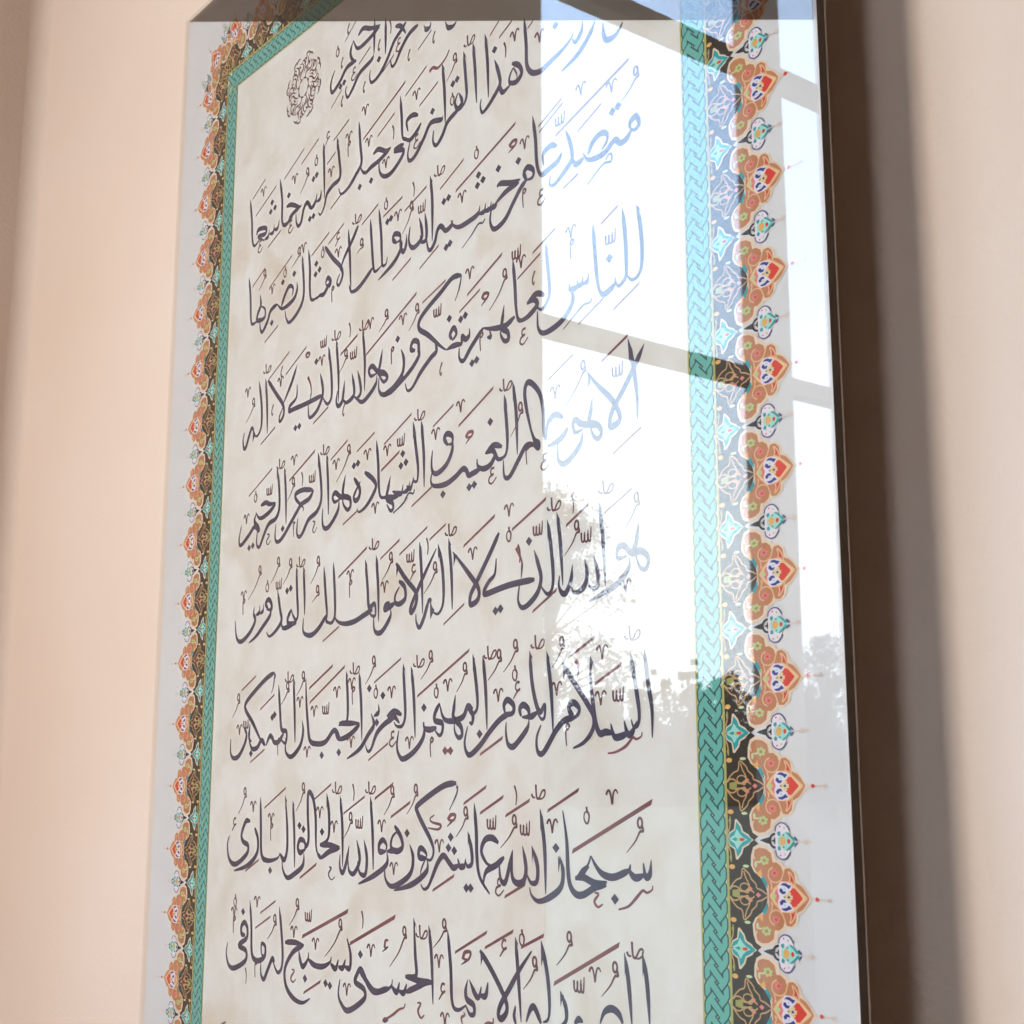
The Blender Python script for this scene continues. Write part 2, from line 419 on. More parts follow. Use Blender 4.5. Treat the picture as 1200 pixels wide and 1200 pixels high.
TXT = """d5721,11098 5721,10757 5720,10531
d6018,10964 6029,10622 6028,10387
d5274,11011 5410,11066 5629,10969 5880,10913
d5861,10899 5517,10812 5261,10809 5134,10991
d5134,10991 5060,10838 5106,10703 5229,10604
d5228,10627 4968,10622 4770,10472 4567,10380 4499,10490 4535,10616 4614,10724
n4895,10409 4794,10381
n5859,10377
d5720,10531 5646,10450 5337,10376 5145,10203 5008,10121 4943,10240 4972,10320
d6279,10712 6427,10645 6558,10477
d6554,10655 6429,10578 6249,10481 6069,10270 5867,10121 5678,10087 5617,10191 5632,10298
d6861,10473 6649,10437 6454,10303 6295,10130 6203,10124 6163,10252
d7002,10410 7056,10321 7143,10304 7176,10375
d7517,10232 7585,10111 7701,10076 7782,10112
f5203,11286 4888,11076
f5619,10677 5311,10535
f4838,10317 4536,10136
f6254,10279 5961,10126
f7195,10248 6869,10091
O4685,11000
C4819,10755
C5465,10096
C4846,10117
C5852,10598
C6639,10103
C7249,10107
C4983,11245
E6380,10380
E5176,10431
A6148,10771
d8156,9627 8206,9260 8247,8741
d8156,9627 8220,9487
d7950,9593 8002,9203 8020,8912 7894,8800 7814,8811
d7950,9593 8015,9463
d7843,9054 7925,8889 7830,8825 7764,8933 7827,9050
d7846,8809 7605,8730 7476,8574 7345,8490 7260,8573 7273,8733
d7459,9626 7515,9239 7546,8732
d7459,9626 7534,9490
n7241,9020
d7488,8868 7455,8818 7204,8864 7037,8698 6834,8522 6695,8499 6651,8610 6706,8780
d6891,9100 6750,9155 6610,9114 6649,8950
d6963,8956 6861,8869 6688,8808 6544,8904
d6437,9569 6482,9228 6515,8915 6653,8817
d6547,8797 6440,8805 6314,8787 6531,8718 6498,8624 6268,8493 6086,8483 5954,8572 5912,8728 5965,8807
d5755,8938 5885,8966 6074,8875 6221,8875
d6203,8871 5929,8787 5704,8759 5553,8725 5442,8808 5431,8901
R6559,9736 5475,9273
r7085,9753 6564,9518
r7362,9405 6923,9225
r6298,9364 5860,9173
m7155,9638 7240,9666 7359,9612 7525,9672 7623,9765
V5517,9715
V6849,9425
A6269,9094
D7740,9559 7563,9323
O7699,9010
V5632,9181
E6865,8721
V6098,8683
W8076,9692
n7712,9231 7809,9259
n5711,8549
n5405,8557
d8421,9642 8478,9245 8502,8718
d8421,9632 8489,9491
n8630,9330
d8630,9191 8727,8942 8742,8798 8608,8676 8457,8578 8366,8565 8328,8669 8349,8760
d8727,8883 8757,8733 8817,8666 8963,8708
d8993,8987 9137,8897 9189,8769 9080,8699 8949,8743 8949,8830 9022,8917
q9022,8917 9094,8789 9080,8708
d9239,9504 9281,9135 9295,8840 9393,8694 9560,8643 9725,8677 9996,8749 10156,8828 10169,8878
d10353,8963 10339,8840 10233,8739 10169,8804
n9852,9123
d10582,8859 10465,8710 10257,8562 9966,8473
d10719,8779 10729,8612 10789,8522 10936,8520 11060,8626
r8725,9697 8528,9574
r8993,9576 8726,9457
r9424,9382 9310,9326
V9051,9344
V9549,9114
A8845,9247
R11145,8129 9839,7683
r10676,7774 10244,7584
r9963,8123 9515,7927
r9975,8053 9528,7847
r10250,7054 9977,6961
D11246,7894 11015,7657
V10851,7916
V10315,8099
S9920,7872
n10857,7597 10954,7628
d11161,7270 11151,7343 11246,7392 11301,7285 11230,7235 11161,7270
d11172,7258 11088,7178 10981,7166 10886,7236
d10981,7183 10886,7236 10739,7151 10566,7135 10416,7172 10342,7279
d10430,7229 10520,7355 10670,7405 10767,7351 10753,7268 10666,7195
d10354,7212 10213,7183 10137,7300
d10024,7686 10113,7489 10142,7280 10005,7167 9820,7070 9727,7102 9746,7205
d9864,7545 9744,7590 9608,7529 9621,7377
d9956,7421 9875,7341 9715,7307 9579,7300
d9404,8110 9459,7789 9484,7463 9552,7291 9660,7262 9795,7315
q10737,7047 10787,7099 10835,7081 10821,6999 10687,7013 10412,6856
n9121,7622
V9249,7811
n8716,7663
R9065,8147 7796,7672
d5346,9602 5400,9201 5438,8920 5280,8777 5088,8655 4890,8622 4816,8737
d4727,9577 4803,9240 4845,8908 4636,8844 4475,8763 4401,8583 4301,8491 4235,8547
d4727,9577 4813,9464
d4329,9633 4367,9283 4402,8719
d4329,9633 4407,9500
d4302,8891 4275,8763 4162,8743
d4176,8877 4139,8762 4037,8693 3927,8741
d4015,8688 3879,8826 3775,8745 3719,8576 3634,8522 3563,8603 3542,8751
d3229,8973 3387,8956 3661,8829 3703,8862
d3661,8829 3398,8775 3291,8691 3131,8707
n3296,9141
d2989,9523 3082,9142 3104,8775 3224,8665 3445,8736
n3981,8526 4087,8538
n4056,9150 4152,9186
n2716,9058 2855,9085 2754,9204
d3009,8830 2957,8703 2831,8719
d2850,8798 2811,8678 2693,8691
d2688,8765 2648,8657 2531,8645
d2257,8804 2324,8881 2566,8828 2549,8737 2308,8764 2532,8625
d1987,9511 2075,9109 2113,8776 2196,8640 2384,8703
r2494,9696 2072,9487
r2864,9445 2208,9152
r3741,9768 3130,9474
r4183,9769 3666,9535
r5064,9745 4624,9569
r4695,9359 4452,9252
r4878,8615 4591,8486
r3067,8632 2661,8472
V3476,9353
V2450,9490
H4454,9668
O4127,9427
D3854,9303 3649,9045
V4585,9079
V5075,9457
G5082,9296
E2394,8567
E3386,8590
d9290,7309 9234,7413 9304,7472 9415,7395 9401,7308 9290,7309
d9290,7319 9163,7241 9021,7103 8849,6934 8645,6877 8556,6972 8555,7106 8614,7239
d8687,7424 8760,7447 8964,7386 9163,7363
d9135,7335 8877,7302 8673,7219 8629,7186
d8702,7248 8643,7181 8525,7192
d8569,7273 8540,7187 8405,7184
d8449,7294 8420,7189 8299,7190
d8329,7296 8284,7195 8100,7158 7882,7150 7754,7210 7696,7299
n8295,7725 8393,7627 8275,7586
d7737,7295 7706,7226 7578,7197 7463,7284
d7578,7187 7463,7294 7382,7250 7335,7125 7238,7034 7170,7075 7134,7228
n7678,6988 7592,6956
n7636,7637 7530,7618
d7201,8101 7258,7734 7269,7145
d7212,8066 7281,7960
d7086,7608 7131,7370 7118,7212 7017,7214 6981,7316
d6951,7581 7013,7408 7016,7265 6864,7190 6760,7222 6706,7341 6736,7517
d6651,7441 6638,7280 6570,7208 6496,7324 6510,7464
G9233,7124
E9564,6994
m8935,7881 9007,7924 9084,7911 9044,7849 8949,7869
q9050,7847 8920,7800
O8247,8047
V7940,7544
W7418,8085
S7006,7716
A6803,8053
q8436,7087 8391,7044 8315,7059 8254,7031 8163,6963 7948,6836
r7966,8060 7438,7825
r7119,7975 6590,7792
r7419,7039 6974,6842
r6531,8021 6049,7886
r6764,7057 6314,6871
D6747,7782 6545,7474
V6431,7782
d6406,7383 6315,7463 6349,7532 6475,7486 6494,7407 6406,7393
d6475,7455 6522,7295 6343,7121 5949,6976
d5934,8041 6001,7667 6029,7341 6053,7166 6144,7160 6177,7254
d5712,7963 5763,7571 5812,7237 5871,7125 6035,7171
d5794,7200 5574,7073 5387,6998 5232,7009 5170,7124
d5115,7992 5170,7602 5204,7244 5224,7033
n6162,7775 6252,7798
d4452,7933 4689,7682 4919,7481 4984,7330 4891,7204 4828,7265 4903,7375
d5388,7970 5240,7799 5013,7584 4909,7417
d4501,7337 4559,7409 4644,7340 4618,7270 4502,7325
d4644,7340 4467,7191 4343,7199 4241,7165
d3964,8037 4023,7723 4042,7355 4114,7188 4343,7203
n4212,7735 4314,7614 4200,7569
d3772,7992 3835,7641 3852,7317 3712,7128 3456,7014 3341,7090 3288,7243
d3772,7992 3853,7865
n3544,7771
d3633,7608 3648,7488 3546,7356 3217,7296 3029,7417
d3169,7344 3272,7502 3399,7605 3522,7547 3499,7415
n3190,7734
d3029,7417 2826,7367 2721,7207 2566,7082 2489,7173 2481,7293
n2872,7155
d2451,7730 2487,7553 2400,7434 2385,7319 2621,7304 2635,7442 2503,7525
d2047,8135 2120,7798 2163,7401 2243,7296 2478,7342
r2588,8146 2173,7941
r3459,8098 2754,7764
r4567,8122 4056,7906
r4990,8131 4555,7946
r5913,8123 5485,7950
r3074,7056 2649,6885
O3249,7881
V2850,7714
D2573,8019 2398,7817
D3660,8061 3449,7892
O4394,7860
V3809,8108
H4819,7931
V4848,7722
D5477,7638 5366,7543
W5346,8071
O6117,8055
G4713,7144
d11232,6328 11284,6110 11311,5803 11294,5594 11224,5500 11132,5493 11064,5563
d11243,6324 11299,6230
d11000,6380 11040,6054 11055,5682 11040,5553 10945,5481 10887,5514 10865,5604
d10876,5534 10779,5477 10659,5452 10588,5548
d10503,6345 10534,5956 10566,5657 10635,5467 10779,5469
n10775,5849
d10420,5784 10394,5689 10319,5676
d10321,5779 10294,5683 10193,5677
d10220,5756 10206,5674 10092,5671 10080,5744
d10092,5689 10141,5553 10063,5419 9882,5311 9620,5265 9500,5358 9488,5574
d9641,6370 9679,6126 9716,5760 9662,5633 9568,5570 9461,5635
d9641,6370 9701,6244
d9623,5732 9462,5795 9285,5719
d9285,5719 9408,5739 9488,5663 9407,5596 9270,5543 9132,5543 9076,5630
r9828,6509 9397,6328
r9546,6282 9105,6086
r10930,6429 10638,6302
r11267,5422 10822,5223
r10670,5407 10238,5218
S9077,6434
V9175,6285
S10792,6099
V10113,6374
G10124,6186
C9409,6008
E9215,5324
q10465,5464 10439,5420 10365,5423 10315,5420 10189,5351 9959,5222
d9007,6373 9049,6039 9077,5703 9132,5561 9270,5543
d9048,5620 8879,5555 8707,5563 8532,5599 8414,5639
d8836,5823 8808,5684 8794,5541 8908,5457 8922,5362 8837,5366 8765,5475 8822,5552
d8533,5590 8568,5488 8489,5499
d8414,5639 8296,5557 8146,5445 7995,5313 7902,5373 7901,5506
d8113,5717 8114,5622 8038,5585 7961,5642 7947,5551 7807,5548
d7743,5659 7695,5729 7773,5805 7836,5712 7744,5640
d7931,5555 7745,5564 7619,5547
d7936,6472 7732,6492 7478,6369 7154,6222 6989,6107 6992,5987 7194,5857 7490,5627 7619,5547
q7936,6472 7892,6311 7799,6163
d7343,5760 7394,5592 7266,5527 7038,5385 6841,5215 6723,5202 6669,5312
d6897,5714 6795,5759 6843,5856 6962,5817 6982,5693 6983,5614 6835,5492 6600,5368 6308,5234
n6469,5981
d6553,5819 6626,5661 6597,5468 6393,5335 6147,5289
n7676,5955
n7928,5879 8026,5907
n8178,5236 8274,5256
R8792,6502 8063,6167
r8336,6166 7895,5983
r7589,6504 7052,6339
R6913,6517 5670,5953
V8122,6447
D8835,6192 8531,5831
m8382,6031 8426,6085 8515,6063 8471,6006 8382,6031
q8486,6012 8368,5941
S7401,6136
V6595,6231
D6919,6265 6737,6033
G8371,5501
C7495,5317
G6344,5809
d6091,5932 6043,5739 6012,5604 6156,5570 6230,5493 6142,5452 6050,5534 6012,5604
d6155,5601 5993,5629 5844,5746 5753,5705 5812,5609 5957,5616
d5958,5596 5943,5476 5802,5365 5602,5285 5449,5359 5372,5418
d6633,5420 6394,5295 6148,5269 6020,5358 6014,5542
d5563,6346 5635,5899 5641,5431
d5563,6346 5623,6246
d5452,5775 5536,5548 5541,5422 5449,5370 5372,5418
d5301,5768 5367,5544 5352,5422 5183,5365 5085,5417 5043,5490
d5103,5708 5080,5524 5046,5405 4951,5362 4889,5438 4921,5601
d4848,6368 4929,5855 4948,5426
d4848,6368 4912,6266
d4630,6325 4730,5901 4753,5553 4650,5458 4546,5534 4481,5623
d4630,6325 4699,6210
d4411,5975 4496,5739 4483,5590 4349,5425 4167,5354 4102,5411 4083,5612
d4481,5623 4050,5597 3669,5590 3518,5588 3535,5662 3724,5755 3735,5953
m4050,6003 4141,5862 4168,5746
q4168,5746 4134,5601
n4290,6182
n3721,5281 3836,5286
d2809,6231 3075,5965 3312,5732 3344,5568 3240,5478 3213,5551 3315,5687
d3717,6270 3558,6015 3312,5732
d2728,6272 2799,5888 2843,5365
d2728,6272 2819,6136
d2518,6285 2625,5879 2639,5531 2519,5394 2375,5445
d2366,5574 2519,5394
d2394,5511 2320,5549 2235,5427 2150,5280 2078,5282 2044,5417 2084,5526
R5432,6305 4977,6121
r3982,6485 3373,6193
r3462,6534 2831,6237
r4672,5410 4243,5241
r3088,5419 2646,5233
A5216,6446
S4483,6437
S5328,6057
W4845,6433
W5599,6389
W2774,6412
V5766,6387
V4455,6160
V3223,6114
V2156,6179
D6167,6385 5992,6204
D5116,6066 4949,5850
D2340,5940 2120,5682
m3969,6343 4009,6378 4086,6359 4046,6314 3969,6332
C3235,6270
C2979,5712
C5091,5269
d9637,3955 9599,4082 9587,4325 9522,4546 9376,4701 9281,4723 9240,4609 9280,4389 9360,4130 9400,4001
d9374,4127 9426,3996 9500,3947 9492,3889 9373,3963
d9426,3944 9265,3957 9129,3826 8992,3677 8909,3630 8839,3677 8825,3864
d9006,4803 9075,4397 9097,3885
d9006,4803 9053,4650
d8838,4679 8886,4330 8903,4044 8853,3912 8712,3902
d8838,4679 8886,4535
d8797,4037 8626,4087 8459,4011
d8468,4018 8612,4027 8712,3902 8825,3882
d8684,3979 8570,3857 8425,3829 8308,3886 8293,3979
d8367,3839 8220,3811 8102,3804 8040,3915
d8131,3808 8010,3902 7829,3824 7614,3768 7362,3791 7296,3877 7342,4001
n8561,4396
n8133,3645 8236,3660
n7569,3646
d7669,4269 7589,4368 7651,4422 7760,4372 7762,4279 7669,4278
d7761,4354 7763,4186 7641,4023 7454,3944 7342,3973 7308,4082 7327,4267
d7059,4711 7127,4267 7146,3808
d7059,4711 7114,4575
d6869,4740 6944,4377 7000,4099 6987,3930 6921,3922 6886,3985
d6869,4740 6929,4592
d6921,3922 6888,3927 6823,3843 6738,3895
d6821,3939 6757,3834 6639,3815
d6653,3928 6606,3811 6399,3873
n6636,4348
n6596,4190 6714,4217
R8623,4817 7898,4475
r7786,4778 7331,4579
r6833,4855 6169,4563
R6556,4392 6110,4207
r7330,3787 6862,3598
R9632,3263 8992,2985
V7941,4727
V7397,4471
V6260,4467
V8937,3234
D9144,4418 8964,4129
m8052,4297 8111,4350 8201,4341 8163,4285 8052,4297
q8163,4294 8052,4214
G9292,3883
E9609,3705
E8599,3710
W8866,4781
W7018,4787
S6580,4544
q6923,3817 6892,3765 6808,3788 6742,3750 6643,3661 6424,3579
d11059,4832 11142,4479 11191,4148 11189,3893
d11065,4806 11153,4654
d11317,4710 11177,4519 10989,4288 10823,4114 10751,3983 10761,3892 10889,3923 10903,4017 10778,4205 10545,4421 10378,4609
d10389,4581 10498,4506
d10458,4291 10431,4148 10405,4021 10537,3962 10607,3866 10546,3797 10463,3862 10417,3986
d10584,3952 10368,3996 10246,4037 10160,4096 10122,4045 10159,3946 10294,3961
d10294,3944 10243,3789 10068,3656 9942,3620 9854,3695 9848,3881
d9948,4165 9795,4230 9664,4138 9650,3970
d10035,4029 9920,3934 9792,3892 9662,3882
R11060,4872 10621,4676
r10133,4878 9681,4675
r11250,3794 10789,3581
r11089,3148 10625,2937
D10292,4662 9936,4260
V9810,4500
S10878,4525
W10666,3210
d6348,4097 6293,3930 6263,3798 6403,3717 6423,3637 6355,3618 6265,3720
d6606,3820 6436,3790 6297,3812 6121,3830
d5981,4659 6035,4329 6063,3987 6121,3840 6297,3812
d5694,4259 5898,4134 5991,4019 5906,3894 5730,3763 5567,3718 5510,3777
d5418,4226 5573,4048 5559,3930 5468,3894 5428,3971 5588,4147
n5411,4400 5515,4418
d5189,4306 5138,4140 5144,4017 5317,3948 5340,3843 5266,3794 5149,3893 5124,4020
d5277,3995 5087,4005 4929,4092 4853,4042 4915,3960 5068,3988
d5031,3973 4999,3814 4794,3639 4658,3617 4586,3710 4584,3919
d4658,4703 4718,4251 4747,3800
d4658,4703 4719,4586
d4410,4769 4501,4393 4537,4072 4425,3901 4186,3810 4031,3643 3930,3593 3855,3667 3872,3878
d4410,4769 4481,4640
d4286,4239 3996,4286 3788,4256 3814,4165 4010,4028 4013,3963
d4307,4235 4190,4127 3966,4077 3845,3989 3643,3825 3439,3660 3290,3605 3199,3671 3207,3888
n3422,3788
d3418,4721 3483,4348 3522,3843
d3418,4721 3484,4622
d3187,4762 3265,4494 3301,4137 3201,3977 2983,3921 2837,3765 2712,3605 2617,3662 2626,3861
d3187,4762 3254,4673
d2713,4250 2870,4270 3008,4226 3186,4221
d3178,4200 2972,4099 2704,4050 2559,4161
d2582,4158 2522,4032 2644,3925 2671,3865 2528,3942 2351,3832 2101,3708 2032,3807 2101,4025
n2374,3631 2493,3651
r5930,4779 5479,4592
r5225,4805 4769,4598
R4318,4819 3582,4496
r3039,4777 2305,4461
r5511,3736 5142,3599
R5787,3191 5060,2863
r6588,3191 6130,2991
V5759,4500
V4930,4507
V3715,4789
V5983,3714
V2260,4104
D5251,4634 4942,4245
D3694,4423 3536,4188
A3965,4463
S4256,4435
S2971,4454
O2532,4413
W4603,4765
W3304,4786
W5965,3197
q4310,3771 4372,3741 4317,3645 4360,3597 4436,3669
q2949,3771 3017,3740 2933,3663 2982,3602 3067,3656
q3727,3835 3791,3826 3751,3788 3761,3616
d9418,2344 9019,2335 8772,2311 8492,2272 8449,2311 8548,2421 8660,2495 8688,2681
n8676,2048 8773,2064
d8743,2986 8546,2734 8276,2417 8175,2288 8176,2174 8321,2221 8334,2358 8143,2555 7796,2874
d7811,2854 7927,2785
d7701,3058 7769,2598 7790,2150
d7702,3040 7780,2930
d7470,3016 7568,2712 7604,2383 7576,2207 7485,2126 7375,2154
d7470,3007 7534,2898
d7309,2324 7484,2135
d7341,2302 7278,2308 7171,2100 7077,1990 7005,2061 6993,2172
d7054,3100 7111,2675 7144,2158
d7054,3090 7105,2953
d6512,2887 6736,2662 6987,2449 6990,2301 6895,2199 6877,2275 7097,2566 7439,2965
d6522,2876 6649,2804
d6586,2642 6722,2551 6742,2400 6611,2338 6509,2367 6507,2462 6605,2564
d6509,2367 6476,2352 6341,2309 6256,2298 6271,2353 6356,2373 6393,2304
d6393,2304 6396,2190 6213,2018 6075,2001 6003,2074 5990,2228
d6023,3053 6090,2601 6112,2150
d6023,3053 6073,2911
R8658,3207 8021,2916
r7228,3271 6587,2991
r7637,3249 7279,3097
r8043,2196 7604,1980
R8152,1620 7048,1116
O8932,2934
V8214,2802
V6247,2603
A7232,3029
A9128,2694
m9074,2761 9141,2659 9194,2551
q9194,2551 9167,2386
H6916,2716
D7397,2696 7165,2411
D6374,2951 6175,2688
S6845,2940
W7746,3143
q6759,3738 6643,3661 6425,3569
d11180,2769 11142,2559 11106,2471 11238,2439 11323,2352 11288,2250 11190,2277 11127,2423
d11227,2440 11061,2446 10951,2538 10849,2520 10846,2412 10994,2424
d11027,2405 11013,2283 10829,2135 10598,2059 10362,1989
d10550,3085 10609,2678 10641,2140
d10550,3069 10614,2947
d10453,2493 10520,2295 10518,2153 10447,2130 10364,2170
d10297,2480 10342,2284 10268,2149 10123,2117 10075,2186
d10090,2442 10064,2268 9976,2132 9901,2140 9852,2227 9866,2339
d9823,3075 9882,2728 9922,2219
d9830,3049 9897,2932
d9651,3009 9717,2684 9753,2352 9726,2191 9650,2151 9573,2208 9535,2261
d9651,3001 9706,2868
n9315,2805
d9407,2692 9484,2515 9535,2344 9470,2186 9312,2070 9180,2041 9108,2140 9140,2321
R10379,3087 9984,2894
R9814,2182 9377,1973
R10462,1597 10004,1396
q9187,2585 9167,2419
V10964,2104
D11141,2992 10943,2710
D10156,2829 9956,2555
A10099,3139
S10325,2741
S9474,2934
W9772,3157
d5756,3028 5824,2649 5869,2374 6009,2398 6032,2243 5926,2253 5870,2335
d5757,3018 5815,2903
d5959,2326 5748,2269 5497,2205 5239,2198 5048,2255 4968,2362
d4916,3092 4974,2641 4988,2340 4897,2239 4779,2279 4756,2362
d4657,3062 4722,2668 4775,2380 4760,2271 4897,2239
d4756,2362 4588,2216 4395,2121 4235,2124 4118,2195 4120,2380
d4079,3131 4129,2730 4146,2418
d4079,3131 4130,3021
d3872,3146 3915,2753 3953,2436 3855,2342 3732,2311
d3872,3146 3919,3046
d3760,2538 3662,2422 3688,2335 3897,2338 3807,2450 3760,2538
d3856,2331 3691,2293 3522,2287 3452,2399
d3323,2879 3420,2571 3473,2397 3310,2263 3119,2194 3026,2266
n3617,2826 3721,2853
d3047,2618 2975,2700 3060,2756 3153,2682 3158,2596 3003,2611
d3132,2663 3120,2514 2909,2361 2695,2228 2473,2144
d2908,2707 2893,2600 2806,2565
d2788,2697 2782,2589 2672,2556
d2617,2692 2601,2584 2655,2470 2507,2309 2239,2188 2070,2257 2002,2529
r5109,2170 4676,1997
r2737,1624 2296,1433
V5379,2856
G5385,2697
V2256,2893
G2267,2748
D3312,3267 3110,2999
D3680,3201 3483,2936
D4483,3134 4297,2857
D2740,3204 2402,2812
S3352,2961
O3002,2957
D4484,2713 4351,2584
W3993,3194
d5322,1538 5372,1197 5367,872 5149,812
d5322,1528 5389,1427
d5166,840 5442,831 5694,822
d5694,803 5448,679 5231,627 5119,649 5059,747
d5650,1508 5719,1086 5755,595
d5651,1498 5709,1371
d5193,647 5040,748 4820,599 4591,575 4393,629 4321,869 4264,1191 4236,1494
d4159,914 4196,753 4119,556 3884,411 3715,484 3703,687
d3881,1525 3936,1064 3974,609
d3881,1525 3941,1409
d3446,1457 3512,1081 3570,813 3719,767 3708,605 3537,671
d3637,749 3498,631 3349,634 3256,760
d3371,634 3237,720 3117,578
d3306,1642 3051,1563 2665,1371 2449,1232 2457,1124 2697,924 2935,686 3073,579
d3306,1642 3331,1588
q3317,1610 3296,1465 3239,1343
d3094,589 2980,664 2856,563 2702,545 2604,652 2600,716
d2607,927 2586,716 2672,651
d2432,848 2506,761 2449,614 2279,447 2096,418 2004,516 2003,710
n3284,987 3354,1026
n2662,476
n4726,416
n5176,447
n5918,1274
n6250,1164
d6140,1057 6157,955 6042,903
d5971,943 6045,792 5911,666 5706,484 5388,358
n6113,817
r3327,1317 2906,1117
R4962,1639 4335,1358
R5282,1608 4358,1156
r3077,527 2649,346
r6393,543 5922,332
r6663,1620 6027,1343
r3746,-29 3134,-315
r4998,23 4552,-183
V2272,842
S2471,932
D2191,1287 2024,1034
D3703,1381 3508,1143
D4147,1509 3978,1265
V4084,1179
V4490,1031
V5092,1269
V5475,1365
V4322,473
V5488,583
S4798,1058
G5517,1228
G3500,590
O6076,1219
D6001,1599 5817,1336
W3757,1532
W5541,1543
d8857,846 8844,929 8911,984 9019,922 9019,840 8911,811 8844,863
d8965,834 8776,767 8584,641 8390,480 8192,367 8106,402 8070,521 8132,706
n8369,606
d8425,1532 8484,1147 8515,652
d8425,1515 8477,1409
d8225,1563 8300,1191 8324,935 8245,854 8158,908
d8225,1546 8283,1456
d8230,905 8129,944 8043,828 7868,783 7689,789 7597,862 7540,1004
d8129,927 8231,838 8218,737 8160,756
d7873,1093 7842,922 7838,818 7986,710 8017,607 7944,575 7869,646 7853,766
d7540,1004 7444,886 7446,798 7599,758 7600,653 7540,612 7448,675
d7478,709 7324,688 7215,718 7191,789
d7204,789 7201,612 7016,440 6761,338 6646,393 6600,520 6638,700
n7200,966
d6901,1503 6968,1138 7012,600
d6902,1485 6956,1400
d6714,1552 6756,1184 6780,894 6718,760 6587,756 6519,813
d6715,1534 6766,1430
d6698,897 6515,949 6349,892
d6366,882 6517,885 6652,790
d6518,858 6318,801 6118,679 5987,478 5901,452 5845,537
m7739,421 7694,422
N7664,422 7778,420
R8817,552 8377,364
R8505,-9 8054,-210
R6525,27 6094,-164
W8566,1539
W7071,1537
W5987,-46
D9046,1579 8830,1311
D8733,1485 8526,1229
D8052,1377 7893,1126
D7323,1574 7123,1327
V7712,1223
V8734,1050
V6458,1200
V6886,541
O9046,1281
O7464,1157
H9085,1082
E6492,595
G7374,503
d11234,1415 11288,1027 11335,776 11333,486
q11233,1370 11263,1279
d11015,1401 11084,1083 11142,755 11117,623 11051,611 11020,686
d11015,1386 11089,1276
d11107,668 11017,538 10952,548 10910,675
d10974,554 10862,513 10751,516 10698,652
d10729,547 10617,565 10525,552 10458,661 10415,891 10384,1123 10381,1386
d10376,1394 10445,1273
d9906,1348 10086,1140 10321,880 10424,738 10410,601 10268,468 10077,404
d9918,1331 10027,1253
d10105,734 10022,815 10023,878 10107,897 10190,824 10141,748 10057,721
d10129,741 9936,709 9787,605 9637,436 9536,352 9460,393 9448,536 9525,676
d9632,1503 9704,1082 9738,591
d9632,1487 9707,1369
d9323,1526 9361,1181 9437,919 9513,820 9590,897 9589,769 9538,739 9462,806
d9323,1509 9383,1407
d9462,822 9359,778 9256,766
d9164,785 9138,868 9204,914 9295,861 9295,780 9177,777
d9308,764 9281,652 9124,512 9005,442 8912,484 8879,616 8885,730
R10879,1275 10441,1081
R10166,-40 9632,-273
V10575,1426
V9804,1069
V10543,931
S10816,963
W11052,1571
W9466,1596
D9883,1548 9719,1304
G9983,584
m10125,1364 10173,1306 10179,1228
q10179,1244 10164,1166
u11180,548 11168,505 11092,478 11038,494 10926,408 10770,352 10646,340
d2711,-516 2578,-518 2457,-707 2510,-809 2670,-866 2635,-990 2310,-1146 2100,-1092 2014,-886 2072,-738
d2859,-605 2971,-775 2942,-979 2669,-1152 2250,-1248
d3007,-163 3043,-571 3092,-974 3268,-1058 3559,-1017 3637,-935
d3638,-954 3765,-1028 3837,-869 3818,-555 3744,-139
d3746,-159 3808,-248
n3362,-1193
d3960,-207 4026,-648 4061,-1124
d3961,-217 4027,-305
d4316,-873 4200,-915 4137,-840 4191,-741 4310,-757 4346,-852 4240,-914
d4323,-853 4425,-735 4386,-349 4392,-97 4512,-154 4602,-404 4643,-843 4761,-934
d4310,-911 4288,-1085 4058,-1211 3861,-1269 3733,-1167 3704,-1031
d4883,-95 4961,-399 4949,-701 4735,-783
d4884,-114 4952,-209
d4735,-792 4960,-786 5256,-804
d5256,-814 5001,-869 4763,-962 4665,-899
n4784,-617
n4168,-547 4281,-594
d5234,-132 5309,-524 5339,-1060
d5234,-141 5290,-235
d5855,-695 5931,-909 5905,-1126 5766,-1115 5708,-972
d5680,-700 5760,-952 5627,-1130 5502,-1099 5470,-945
d5489,-779 5426,-1001 5342,-1134 5267,-1063 5267,-897
r5852,-138 5328,-365
r3012,-1057 2609,-1236
R4653,-1051 4211,-1258
D2504,-124 2322,-418
D4232,-58 4049,-354
D5500,-446 5341,-691
V2793,-298
V4714,-355
V5097,-538
V6274,-504
V3348,-464
G3367,-624
H2211,-577
W5149,-47
A5568,-74
S5724,-470
q4992,-1075 5049,-1091 4978,-1169 5055,-1239 5145,-1198
d5990,-137 6057,-581 6090,-1064
d5991,-155 6064,-273
d6367,-822 6234,-827 6225,-738 6313,-682 6398,-750 6368,-840
d6572,-498 6722,-635 6757,-757 6630,-813 6498,-765 6527,-640 6639,-567
d6661,-795 6401,-821
d6401,-821 6405,-980 6110,-1135 5737,-1260
d6916,-717 6998,-870 6955,-1061 6736,-1192 6512,-1247 6378,-1157 6356,-1000
n6858,-583
d7906,33 7670,8 7370,-104 7078,-245 7080,-314 7192,-451 7380,-652 7443,-786 7384,-889 7262,-877
d7921,16 7907,-35
q7936,-1 7908,-102 7764,-288
d7293,-876 7138,-865 7130,-779 7198,-760 7292,-825 7262,-894
d7308,-875 7296,-1029 6990,-1197 6578,-1296
q7262,-894 7173,-1034 7191,-1152
d8144,-532 8216,-727 8232,-889 8147,-934 8090,-862
d8144,-548 8187,-605
d8104,-845 8076,-928 7991,-940 7946,-851
d7976,-924 7861,-962 7772,-908 7653,-829 7536,-917 7418,-1091 7330,-1213 7239,-1243 7176,-1187
n7798,-607
n7755,-733 7873,-763
n8122,-1184 8206,-1180
